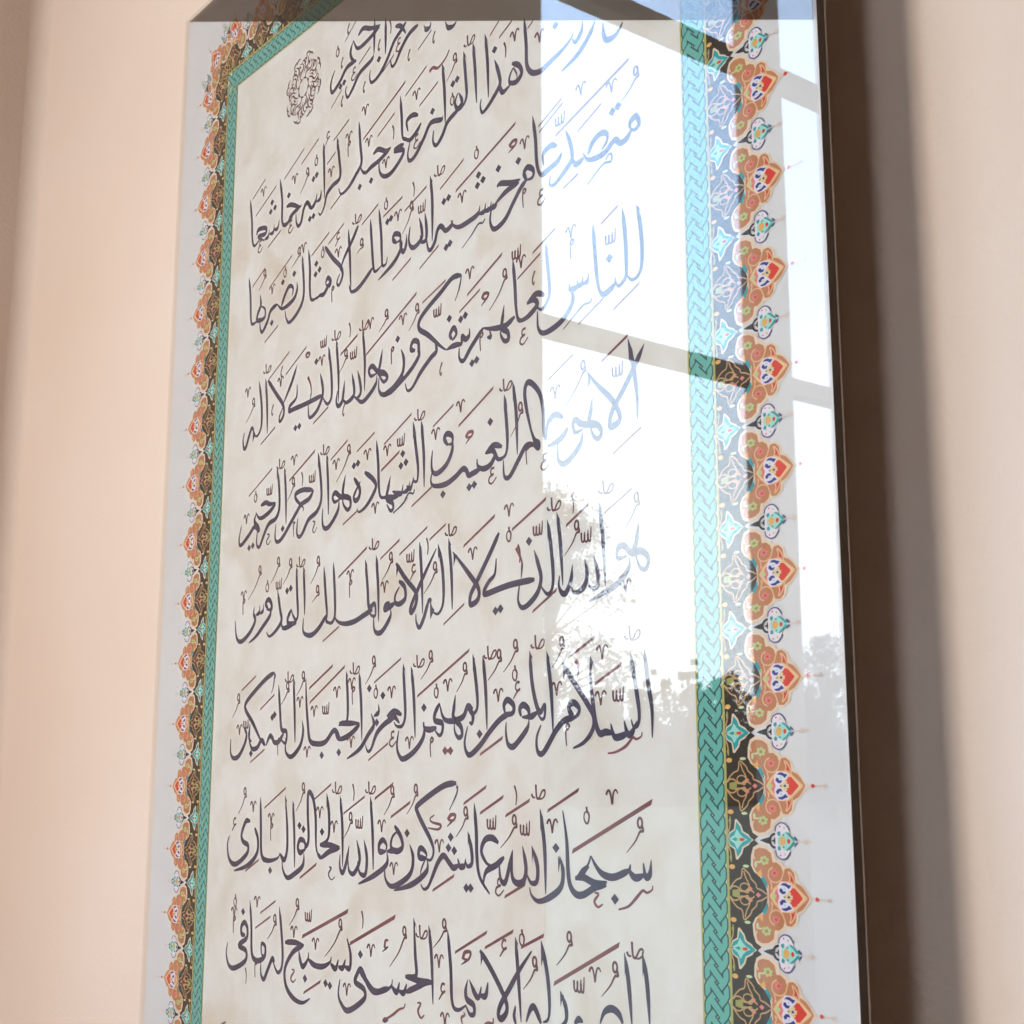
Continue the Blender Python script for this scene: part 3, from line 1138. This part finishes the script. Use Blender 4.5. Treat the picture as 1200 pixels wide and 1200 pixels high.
d8268,-200 8313,-528 8329,-821 8386,-1045 8579,-1227
d8739,-646 8617,-593 8480,-621 8412,-753 8509,-878 8591,-899
d8847,-802 8700,-895 8510,-975 8456,-1106 8484,-1168
d8992,-733 8926,-956 8860,-1085 8780,-1042 8753,-853
R6919,-202 6480,-393
R8832,-122 8381,-317
R9317,-159 8872,-339
R9237,-1082 8855,-1243
R7876,-1052 7427,-1250
D6495,-99 6320,-369
D7027,-79 6843,-352
D8085,-343 7900,-604
D9023,-424 8780,-701
V6570,-1026
V7562,-714
S8603,-416
S9226,-467
A9058,-97
m7736,-407 7794,-347 7888,-345 7854,-405 7751,-406
q7859,-396 7722,-483
E8754,-1138
u7451,-352 7360,-396 7406,-438 7588,-469 7529,-521 7316,-508
d11284,-733 11259,-881 11196,-905 11168,-772
d11175,-892 11047,-926 10963,-866 10975,-794
d10963,-852 10722,-934 10544,-914 10433,-831 10354,-731
q10354,-731 10295,-837 10107,-978
d10318,-836 10131,-962
d10095,-979 10224,-958 10407,-1008 10610,-990
d10598,-1020 10429,-1050 10221,-1142 10082,-1128 9989,-984 9958,-580 9896,-262
n9776,-669
n10728,-1157
d9836,-750 9894,-913 9856,-1080 9674,-1196 9476,-1253 9351,-1199 9313,-1109
d9811,-766 9871,-839
d9502,-251 9579,-667 9595,-1170
d9502,-267 9576,-398
d9353,-659 9453,-872 9440,-1041 9339,-1061 9263,-972
d9353,-667 9398,-750
d9187,-664 9250,-911 9199,-1053 9070,-1075 8992,-985 9005,-717
T11310,-159 10052,-697
V10705,-113
V9717,-433
D11113,-419 10913,-682
O10291,-317
W9470,-88
u11298,-991 11287,-1033 11213,-1065 11150,-1048 11064,-1116 10934,-1215 10781,-1257
u10405,-1110 10473,-1121 10404,-1197 10460,-1252 10539,-1218
d2676,-2142 2565,-2131 2548,-2031 2641,-1964 2734,-2038 2722,-2179 2488,-2298 2714,-2359 2702,-2499 2380,-2629 2198,-2606 2104,-2452 2136,-2286
n2585,-1817
d2784,-1643 2852,-1989 2898,-2383 3067,-2466 3273,-2389 3285,-2252 3177,-2221 3187,-2358 3272,-2380
d3662,-1678 3744,-2021 3794,-2305 3774,-2498 3656,-2566 3503,-2408
d3567,-2440 3502,-2398 3369,-2575 3273,-2700 3184,-2631 3174,-2476
d3853,-2147 4111,-2126 4377,-2142
d4365,-2143 4079,-2261 3874,-2489 3907,-2713 4113,-2860 4368,-2897 4573,-2819
d4232,-2192 4279,-2338 4361,-2424 4490,-2319 4504,-2225
d4509,-2317 4664,-2377 4887,-2375 5068,-2304 5101,-2228
d5087,-2320 5216,-2371 5282,-2248
d5286,-2338 5393,-2346 5459,-2232
d5445,-2323 5569,-2329 5579,-2150 5484,-1961
n4427,-2576
n4971,-2582 5081,-2601
n5821,-2138
d6483,-2483 6190,-2565 6021,-2496 5845,-2321 5729,-2420 5714,-2492 5922,-2558 5926,-2680 5555,-2861 5377,-2793 5301,-2677 5336,-2495
r3547,-1607 3106,-1802
r3412,-1831 2971,-2020
T5498,-1617 4320,-2034
T6619,-1614 5557,-2027
R4841,-2571 4399,-2764
V3010,-1649
V4095,-1985
V4687,-2098
V6073,-2064
V5510,-2601
V2310,-1845
G2321,-1987
G3030,-2548
O2329,-1680
D4154,-1638 3959,-1909
D3532,-1891 3341,-2149
D5300,-1831 4936,-2243
S4471,-1741
A5850,-1693
A2730,-2695
u4053,-2491 4132,-2502 4040,-2605 4102,-2655 4177,-2610
m6387,-2011 6401,-1924 6466,-1910
d5776,-2310 5951,-2433 6157,-2551 6386,-2527 6546,-2459 6576,-2371
d6562,-2457 6676,-2513 6736,-2389
d6723,-2491 6833,-2505 6893,-2390
d6880,-2491 7080,-2420 7291,-2349 7441,-2334
d7441,-2317 7230,-2330 6860,-2317
d6860,-2309 7092,-2278 7071,-2021 7030,-1603
d7031,-1620 7089,-1717
d7353,-1664 7420,-2024 7460,-2568
d7354,-1681 7425,-1783
d7748,-1685 7818,-2118 7852,-2500 7967,-2575 8135,-2501
d8160,-2213 8119,-2344 8148,-2436 8273,-2485 8288,-2577 8205,-2595 8121,-2502
d8188,-2210 8313,-2371 8382,-2379 8422,-2265
d8396,-2362 8504,-2358 8549,-2205
d8392,-1867 8623,-2073 8862,-2342 8901,-2475 8810,-2570 8745,-2539 8784,-2427 8940,-2242 9120,-2026 9348,-1793
d8406,-1881 8515,-1943
d9056,-1664 9107,-2073 9157,-2566
d9056,-1680 9121,-1782
d9056,-2397 9030,-2506 9068,-2607
R8527,-1655 7902,-1933
R9018,-1606 8487,-1832
V7578,-2059
V7711,-2709
D6816,-1814 6507,-2224
D7666,-1666 7448,-1922
O9172,-1671
H8835,-1814
H7649,-2410
W7204,-1775
q6468,-1987 6339,-2058
m8059,-1999 8101,-1916 8213,-1906 8172,-1989 8073,-1990
q8172,-1989 8032,-2058
u6868,-2627 6838,-2680 6744,-2707 6588,-2793 6365,-2890
u7129,-2589 7206,-2589 7147,-2678 7209,-2753 7284,-2711
u8080,-2586 8108,-2614 8038,-2654 8067,-2729
u8652,-2581 8639,-2644 8546,-2647 8465,-2688
d9511,-1667 9619,-2023 9653,-2330 9627,-2479 9542,-2519
d9511,-1682 9603,-1846
d9505,-2538 9396,-2388 9321,-2412 9245,-2555
q9056,-2412 9030,-2581
d9834,-2163 9926,-2328 9925,-2458 9830,-2528
d9833,-2178 9909,-2235
d10859,-1678 10917,-1966 10960,-2388
d10858,-1706 10903,-1814
d11125,-1655 11190,-1938 11221,-2356
d11124,-1669 11194,-1794
d10822,-2378 10760,-2288 10652,-2252 10541,-2300 10473,-2420
d10065,-2470 10134,-2419 10203,-2439
T10785,-1607 9727,-2101
R9560,-1610 9159,-1771
D9977,-1637 9776,-1904
D9385,-1948 9196,-2215
D10703,-1882 10500,-2150
V10403,-1939
S10139,-2066
W11019,-1665
d6493,-2855 6365,-2887
q2172,-3412 1995,-3473"""
ROWS = {}
for si, ln in enumerate(TXT.split('\n')):
    k = ln[0]
    pts = [tuple(int(v) / 1000 for v in p.split(',')) for p in ln[1:].split()]
    yc = sum(p[1] for p in pts) / len(pts)
    row = int(round((10.9 - yc) / 1.61))
    row = max(0, min(8, row))
    L = ROWS.setdefault(row, {'ink': ([], []), 'red': ([], []), 'mark': ([], [])})
    d = 0.00008 + (si % 40) * 4e-6
    if k == 'd' and len(pts) == 2 and pts[1][0] > pts[0][0] + .02 and pts[1][1] < pts[0][1] - .03 and math.hypot(pts[1][0] - pts[0][0], pts[1][1] - pts[0][1]) < 0.46:
        V_, F_ = L['ink']; b_ = len(V_)       # the small barb at the head of an upright
        (ax_, ay_), (bx_, by_) = pts
        V_ += [W(ax_ - .004, ay_ + .015, d + 1e-6), W(ax_ + .004, max(ay_ - .26, by_ - .10), d + 1e-6), W((ax_ + bx_) * .5 + .012, by_ + .045, d + 1e-6), W(bx_ + .02, by_ - .05, d + 1e-6), W(ax_ + .045, ay_ - min(.10, (ay_ - by_) * .5), d + 1e-6)]
        F_.append((b_, b_ + 1, b_ + 2, b_ + 3, b_ + 4))
    elif k == 'd':
        c = catmull(pts)
        ribbon(*L['ink'], c, w_main, d)
    elif k == 'q':
        ribbon(*L['ink'], catmull(pts), w_small, d)
    elif k in 'rRTf':
        w = {'r': .040, 'R': .050, 'T': .066, 'f': .034}[k]
        tgt = L['ink'] if k == 'f' else L['red']
        ribbon(*tgt, catmull(pts), w_const(w, 0.12), d, square=(0.35, 0.94))
    elif k == 'm':
        ribbon(*L['red'], catmull(pts), lambda t, T, dx, dy: .055 * (1 - .5 * t), d)
    elif k == 'u':
        ribbon(*L['red'], catmull(pts), lambda t, T, dx, dy: .034 * (1.15 - .6 * abs(2 * t - 1)), d)
    elif k in 'nN':
        for p in pts: diamond(*(L['ink'] if k == 'n' else L['red']), p, .062, .056, d)
    elif k == 'D':
        h, t = pts[0], pts[-1]
        s = 1.0
        ring = [(h[0] + .012 + .034 * math.cos(a_ * PI / 5 - .6), h[1] + .045 + .052 * math.sin(a_ * PI / 5 - .6)) for a_ in range(11)]
        ribbon(*L['mark'], ring, w_const(.031), d, dd=2e-7)
        tail = [(h[0] + .036, h[1] + .03), (h[0] + .058, h[1] - .035), (h[0] + .01, h[1] - .045), ((h[0] * 1.15 + t[0] * .85) / 2 + .02, (h[1] * .9 + t[1] * 1.1) / 2), t]
        ribbon(*L['mark'], catmull(tail), lambda t_, T, dx, dy: .036 * (1 - .72 * t_), d)
    elif k in TPL:
        sx, sy, strokes = TPL[k]
        for st in strokes:
            q = [(pts[0][0] + a * sx, pts[0][1] + b * sy) for a, b in st]
            ribbon(*L['mark'], catmull(q), lambda t, T, dx, dy: .029 * (1.15 - .5 * t), d)
for row in sorted(ROWS):
    L = ROWS[row]
    V, F, fm = [], [], []
    a = mesh_obj('text_line', L['ink'][0], L['ink'][1], M['ink'], parent=panel); a['kind'] = 'stuff'
    for j, key in enumerate(('red', 'mark')):
        b = len(V); V += L[key][0]; F += [tuple(i + b for i in f) for f in L[key][1]]; fm += [j] * len(L[key][1])
    a = mesh_obj('vowel_marks', V, F, [M['red_ink'], M['mark_ink']], fm, panel); a['kind'] = 'stuff'

# ---- round emblem of interlaced script
V, F = [], []
EC = (3.66, 10.83)
seg = [[(0.15, 0.0), (0.20, 0.07), (0.28, 0.03), (0.34, -0.05), (0.42, -0.04), (0.46, 0.05)], [(0.20, 0.13), (0.28, 0.15), (0.36, 0.09), (0.44, 0.12), (0.49, 0.21)],
       [(0.28, -0.05), (0.33, -0.10), (0.41, -0.12), (0.47, -0.06), (0.43, 0.0)], [(0.15, 0.0), (0.15, 0.06), (0.12, 0.11)],
       [(0.545, 0.0), (0.56, 0.07), (0.53, 0.13), (0.49, 0.12)], [(0.55, 0.08), (0.55, 0.17), (0.50, 0.24), (0.45, 0.22)], [(0.34, 0.20), (0.40, 0.25), (0.44, 0.20), (0.38, 0.16)],
       [(0.24, 0.10), (0.30, 0.08), (0.33, 0.02)], [(0.37, 0.02), (0.42, 0.06), (0.39, 0.10)]]
for kk in range(8):
    a = kk * math.pi / 4 + 0.2
    for j, s_ in enumerate(seg):
        q = [(EC[0] + (x * math.cos(a) - y * math.sin(a)) * 0.95, EC[1] + (x * math.sin(a) + y * math.cos(a)) * 1.0) for x, y in s_]
        ribbon(V, F, catmull(q), lambda t, T, dx, dy: .010 + .024 * math.sin(math.pi * t) ** 2, 0.0001 + (kk * 9 + j) * 3e-6)
mesh_obj('round_emblem', V, F, M['mark_ink'], parent=panel)['kind'] = 'stuff'

# ---- braided band: four strands plaited, drawn strand over strand
S = 0.15625; NS = 4 * S
BW = 0.345
def strand(ph, y):
    t = ((y / NS) + ph) % 1.0
    tri = 1 - abs(2 * t - 1) * 1.0
    v = (tri - 0.5) * 1.26
    v = max(-0.5, min(0.5, v))
    v = math.copysign(abs(v) if abs(v) < .38 else .38 + (abs(v) - .38) * .72, v)
    return v * (BW - 0.085)
def band_piece(name, length, place):
    """length in units along the band; place(u, s, d): u across (-.5 .. .5 of the plait), s along"""
    V, F, fm = [], [], []
    ms = ['cream', 'braid', 'outl', 'gold', 'hair']
    def quad(u0, u1, s0, s1, d, m):
        k = len(V); V.extend([place(u0, s0, d), place(u1, s0, d), place(u1, s1, d), place(u0, s1, d)]); F.append((k, k + 1, k + 2, k + 3)); fm.append(m)
    quad(-.195, .195, 0, length, 0.00006, 0)
    quad(-.195, -.170, 0, length, 0.00016, 3)
    quad(.158, .200, 0, length, 0.00016, 3)
    quad(-.168, -.160, 0, length, 0.00015, 4)
    n = int(length / 0.0195)
    def run(ph, s0, s1, d, wa, ma, wb=None, mb=None):
        k_ = max(3, int((s1 - s0) / 0.0195))
        pts = [(strand(ph, s0 + (s1 - s0) * i / k_) - 0.005, s0 + (s1 - s0) * i / k_) for i in range(k_ + 1)]
        for (w_, m_, e_) in ((wa, ma, 0.0), (wb, mb, 0.00001)):
            b = len(F)
            ribbon(V, F, pts, w_const(w_), d + e_, conv=place, dd=0)
            fm.extend([m_] * (len(F) - b))
    N = int(length / NS)
    for k4 in range(4):
        ph = k4 / 4
        for j in range(-1, N + 1):
            # one strand: goes out for half a period and comes back for half
            s_a = (j - ph) * NS
            for (a_, b_, lift) in ((s_a + NS * .5, s_a + NS, 0.00020), (s_a, s_a + NS * .5, 0.00024)):
                if a_ < 0 or b_ > length: continue
                run(ph, a_ - 0.01, b_ + 0.01, lift, .101, 2, .068, 1)
            a_, b_ = s_a + NS * .66, s_a + NS * .84
            if a_ > 0 and b_ < length: run(ph, a_, b_, 0.00028, .101, 2, .068, 1)
    return mesh_obj(name, V, F, [M[x] for x in ms], fm, panel)
Lv = BY1 - BY0; Lh = BX1 - BX0
band_piece('braided_border', Lv, lambda u, s, d: W(12.163 + u, BY0 + s, d))
band_piece('braided_border', Lv, lambda u, s, d: W(1.197 - u, BY0 + s, d))
band_piece('braided_border', Lh, lambda u, s, d: W(BX0 + s, 11.973 + u, d + 0.0003))
band_piece('braided_border', Lh, lambda u, s, d: W(BX0 + s, -7.973 - u, d + 0.0003))

# ---- flowered border: cells shared between repeats
ORN = """P bg -7,-31 482,-3 458,-81 406,-151 325,-223 290,-276 295,-358 324,-422 392,-462 331,-508 -27,-539
P crm 477,0 467,-91 406,-156 319,-208 281,-267 287,-359 316,-433 392,-470 476,-455 575,-407 599,-335 675,-304 690,-278 757,-278 834,-227 851,-147 912,-118 955,-61 1023,-2
P brn 489,-13 495,-89 419,-167 340,-214 308,-265 312,-357 338,-411 393,-432 471,-424 535,-385 552,-303 600,-305 656,-270 672,-224 705,-255 758,-258 807,-219 821,-134 893,-104 935,-62 974,-7
P pch 503,-4 562,-77 642,-138 764,-140 822,-104 951,-8
P ylo 521,-3 570,-64 645,-125 765,-127 813,-91 924,-9
P red 898,-5 852,-47 812,-83 775,-83 762,-62 744,-50 766,-36 753,-23 786,-13 779,-6
P pnk 549,-1 571,-44 601,-72 621,-56 634,-25 628,-2
P wht 621,-5 603,-42 610,-97 649,-135 717,-131 779,-111 767,-72 718,-35 675,-7
p blu 654,-24 688,-25 706,-51 669,-51 656,-73 631,-75 621,-49
p blu 637,-100 664,-103 705,-94 734,-72 748,-81 771,-104 732,-112 704,-125 663,-123
e ltl 686,-74 15 11
p orn 508,-47 524,-72 548,-84 541,-58
P grn 527,-3 551,-30 586,-12 582,1
S blu 735,-4 20 15
S oli 684,-3 18 13
p teal 406,-151 443,-105 487,-59 477,-116 435,-180
p orn 340,-201 377,-168 418,-186 402,-243 382,-214
p red 757,-141 794,-143 783,-191 754,-211 767,-172
l pch 744,-139 756,-173 740,-219
l pch 819,-109 803,-160 760,-218 733,-225
f grn 452,-318 64 47
f pnk 573,-208 55 41
f red 573,-208 17 12
l pch 554,-258 507,-231 495,-181 525,-138 588,-124 648,-150 673,-199 691,-248
l pch 518,-128 534,-87 521,-67
l crm 357,-302 399,-299
l crm 324,-407 319,-356 335,-324
e pgr 344,-278 17 31
l tan -2,-31 35,-76 92,-124 156,-152 175,-233 241,-198 271,-165 279,-144 337,-99 350,-62 411,-43 482,-5
l tan 140,-23 109,-56 51,-64 8,-35
o tan 196,-61 58 37
l tan 198,-25 254,-63 245,-105 214,-148 190,-211
l tan 140,-23 183,-23 234,-14 255,-37 298,-29 313,-13
P oli 37,-28 67,-32 117,-40 133,-23
s pnk 271,-54 26 19
S pnk 364,-7 34 25
e pgr 220,-256 40 14
e orn 43,-244 38 23
l tan 7,-432 31,-368 19,-317
e oli 33,-326 12 42
V crm 0,-536 14,-440 81,-406 96,-316 117,-310 176,-367 198,-422 266,-452 286,-476 327,-503
V teal 0,-536 28,-446 92,-417 113,-333 161,-379 181,-431 244,-459 306,-495
V ltl 0,-536 41,-481 81,-462 117,-403 151,-446 193,-479 249,-500
V teal 0,-536 48,-501 99,-481 135,-499 119,-526
V red -12,-532 25,-513 48,-506 33,-497 7,-494 -11,-504
V grn 112,-518 121,-490 150,-482 170,-506
V red 150,-488 193,-484 221,-502 192,-505
P drk 404,-505 461,-482 534,-467 535,-501
c drk 604,-435 562,-446 536,-470 529,-499
W drk 549,-499 576,-490 591,-466 607,-489 633,-495
W wht 598,-416 609,-371 645,-343 679,-335 721,-344 753,-373 768,-402
l ind 598,-416 609,-371 645,-343 679,-335 721,-344 753,-373 773,-402
W ltl 624,-470 661,-452 717,-415 821,-491
p teal 623,-420 658,-411 665,-442 639,-460 622,-439
p teal 729,-414 753,-420 801,-460 836,-475 841,-490 807,-493 795,-478 763,-450 730,-428
e teal 698,-446 11 10
e pnk 656,-370 12 9
e grn 709,-382 12 12
e red 653,-369 5 4
W orn 650,-491 658,-470 681,-456 705,-466 723,-488
W red 741,-489 759,-475 778,-489
l ind 826,-456 862,-492
R red 1065,-4 29 22
l tfa 977,-7 1049,-5
l tfa 1101,-3 1218,2
X tfa 1205,1 38 29
X tfa 965,-498 46 34
m tfa 873,-504 1044,-492"""
IK = list(INK)
class Cell:
    def __init__(self): self.V, self.F, self.fm = [], [], []
cells = {'dark_ground': Cell(), 'flower_medallion': Cell(), 'star_floret': Cell(), 'blue_palmette': Cell()}
def L3(x, y, d): return (x * P, -d, y * P)
def add_poly(c, pts, d, m):
    k = len(c.V); c.V += [L3(x, y, d) for x, y in pts]; c.F.append(tuple(range(k, k + len(pts)))); c.fm.append(IK.index(m))
def add_rib(c, pts, w, d, m):
    b = len(c.F); ribbon(c.V, c.F, catmull(pts, 4), w_const(w), d, conv=L3, dd=0); c.fm += [IK.index(m)] * (len(c.F) - b)
d = 0.00032
for ln in ORN.split('\n'):
    t = ln.split(); k, col = t[0], t[1]
    pts = [tuple(int(v) / 1000 for v in s.split(',')) for s in t[2:] if ',' in s]
    ex = [int(v) / 1000 for v in t[2:] if ',' not in v]
    d += 0.000005
    top = k in 'VW' or (pts[0][1] < -0.42)
    ax = -0.5 if top else 0.0
    if col == 'bg':
        cell, col, ax = cells['dark_ground'], 'drk', 0.0
    elif top: cell = cells['blue_palmette'] if pts[0][0] > 0.30 and k != 'V' else cells['star_floret']
    else: cell = cells['flower_medallion']
    sh = 0.5 if cell in (cells['star_floret'], cells['blue_palmette']) else 0.0
    if k == 'P' and not top: pts = [(a_, min(b_, 0.0)) for a_, b_ in pts]
    if k in 'VW' or (k == 'P' and top): pts = [(a_, max(b_, -0.5)) for a_, b_ in pts]
    def T(p, sgn): return (p[0], (p[1] - ax) * sgn + ax + sh)
    for sgn in (1, -1):
        q = [T(p, sgn) for p in pts]
        dq = d + (0.0000025 if sgn < 0 else 0)
        if k in 'PVW':
            if k in 'VW' or col in ('drk', 'crm', 'brn', 'pch', 'ylo', 'red', 'pnk', 'wht', 'blu', 'grn', 'oli'):
                axv = ax + sh
                closed = q + [(q[-1][0], axv), (q[0][0], axv)] if (col not in ('teal', 'ltl') or k in 'VW') else q
                if cell is cells['dark_ground']:
                    closed = [(0.0, 0.01 * sgn), (q[1][0] + .004, 0.01 * sgn)] + q[1:-2] + [(q[-2][0], -0.503 * sgn), (0.0, -0.503 * sgn)]
                add_poly(cell, closed, dq, col)
                if k == 'V' and col == 'crm': pass
            else: add_poly(cell, q, dq, col)
        elif k == 'p': add_poly(cell, q, dq, col)
        elif k == 'l': add_rib(cell, q, 0.014, dq, col)
        elif k == 'm': add_rib(cell, q, 0.008, dq, col)
        elif k == 'b': add_rib(cell, q, 0.042, dq, col)
        elif k == 'c': add_rib(cell, q, 0.022, dq, col)
        elif k == 'e':
            kk = len(cell.V); c0 = q[0]
            cell.V += [L3(c0[0] + ex[0] * math.cos(i * .5236), c0[1] + ex[1] * math.sin(i * .5236), dq) for i in range(12)]
            cell.F.append(tuple(range(kk, kk + 12))); cell.fm.append(IK.index(col))
        elif k == 'o':
            ring = [(q[0][0] + ex[0] * math.cos(i * .5236), q[0][1] + ex[1] * math.sin(i * .5236)) for i in range(13)]
            add_rib(cell, ring, 0.012, dq, col)
        elif k == 'f':
            for pt in range(6 if ex[0] < .06 else 6):
                a = pt * math.pi / 3 + .3
                if ex[0] < .02: continue
                cx, cy = q[0][0] + ex[0] * .62 * math.cos(a), q[0][1] + ex[1] * .62 * math.sin(a)
                kk = len(cell.V)
                cell.V += [L3(cx + ex[0] * .34 * math.cos(i * 1.0472), cy + ex[1] * .34 * math.sin(i * 1.0472), dq + pt * 1e-6) for i in range(6)]
                cell.F.append(tuple(range(kk, kk + 6))); cell.fm.append(IK.index(col))
            kk = len(cell.V)
            cell.V += [L3(q[0][0] + ex[0] * .28 * math.cos(i * 1.0472), q[0][1] + ex[1] * .28 * math.sin(i * 1.0472), dq + 8e-6) for i in range(6)]
            cell.F.append(tuple(range(kk, kk + 6))); cell.fm.append(IK.index('red' if col == 'pnk' else ('brn' if col == 'grn' else col)))
        elif k in 'sSR':
            s_ = ex[0]; s2 = ex[1]
            if k == 'S' or k == 'R':
                q = [(q[0][0], ax + sh if k == 'S' else 0.0)]
                if sgn < 0: continue
            add_poly(cell, [(q[0][0] + s_, q[0][1]), (q[0][0], q[0][1] + s2), (q[0][0] - s_, q[0][1]), (q[0][0], q[0][1] - s2)], dq, col)
        elif k == 'X':
            if sgn < 0: continue
            y0 = 0.0
            if top or q[0][1] > 0: pass
            for (dx_, dy_) in ((1, 0), (0, 1), (.6, .6), (.6, -.6)):
                add_rib(cell, [(q[0][0] - ex[0] * dx_, q[0][1] - ex[1] * dy_), (q[0][0] + ex[0] * dx_, q[0][1] + ex[1] * dy_)], 0.007, dq, col)
meshes = {}
for nme, c in cells.items():
    me = bpy.data.meshes.new(nme); me.from_pydata(c.V, [], c.F)
    for kx in IK: me.materials.append(M[kx])
    me.polygons.foreach_set('material_index', c.fm); me.update()
    meshes[nme] = me
def place(nme, X, Y, ang, lift=0.0, sc=1.0):
    o = bpy.data.objects.new(nme, meshes[nme]); COL.objects.link(o); o.parent = panel
    o.location = (X * P, -lift, Z0 + Y * P); o.rotation_euler = (0, -ang, 0); o.scale = (sc, 1, sc)
    return o
PI = math.pi
rows = [12 - i for i in range(21)]
for (X, ang) in ((BX1, 0.0), (BX0, PI)):
    for y in rows:
        place('dark_ground', X, y, ang); place('flower_medallion', X, y, ang)
        if y > -8:
            place('star_floret', X, y - 0.5, ang); place('blue_palmette', X, y - 0.5, ang)
for (Y, ang) in ((BY1, PI / 2), (BY0, -PI / 2)):
    for i in range(12):
        x = 1.17 + i + (0.01 * 0)
        place('dark_ground', x, Y, ang, 0.0001); place('flower_medallion', x, Y, ang, 0.0001)
        if i < 11: place('star_floret', x + .5, Y, ang, 0.0001); place('blue_palmette', x + .5, Y, ang, 0.0001)
for (X, Y, ang) in ((BX0, BY1, PI * .75), (BX1, BY1, PI * .25), (BX1, BY0, -PI * .25), (BX0, BY0, -PI * .75)):
    ux, uy = math.cos(ang), math.sin(ang)
    place('flower_medallion', X - ux * .05, Y - uy * .05, ang, 0.0008)
    place('blue_palmette', X + ux * .12 - uy * .55, Y + uy * .12 + ux * .55, ang, 0.0004, .9)
    place('blue_palmette', X + ux * .12 + uy * .55, Y + uy * .12 - ux * .55, ang, 0.0004, .9)

# ---- added sheet under the glass standing in for shade across the top of the print, then the cover glass
flat('shade_film', [([(PX0 + .02, 13.885), (PX0 + .12, 13.85), (13.83, 7.40), (13.83, 13.88), (PX0 + .02, 13.888)], 0.0021)], M['film'])
box('glass_sheet', PX0 * P - 0.002, PX1 * P + 0.0004, -0.0060, -0.0030, Z0 + PY0 * P, Z0 + PY1 * P + 0.001, M['glass'], panel)
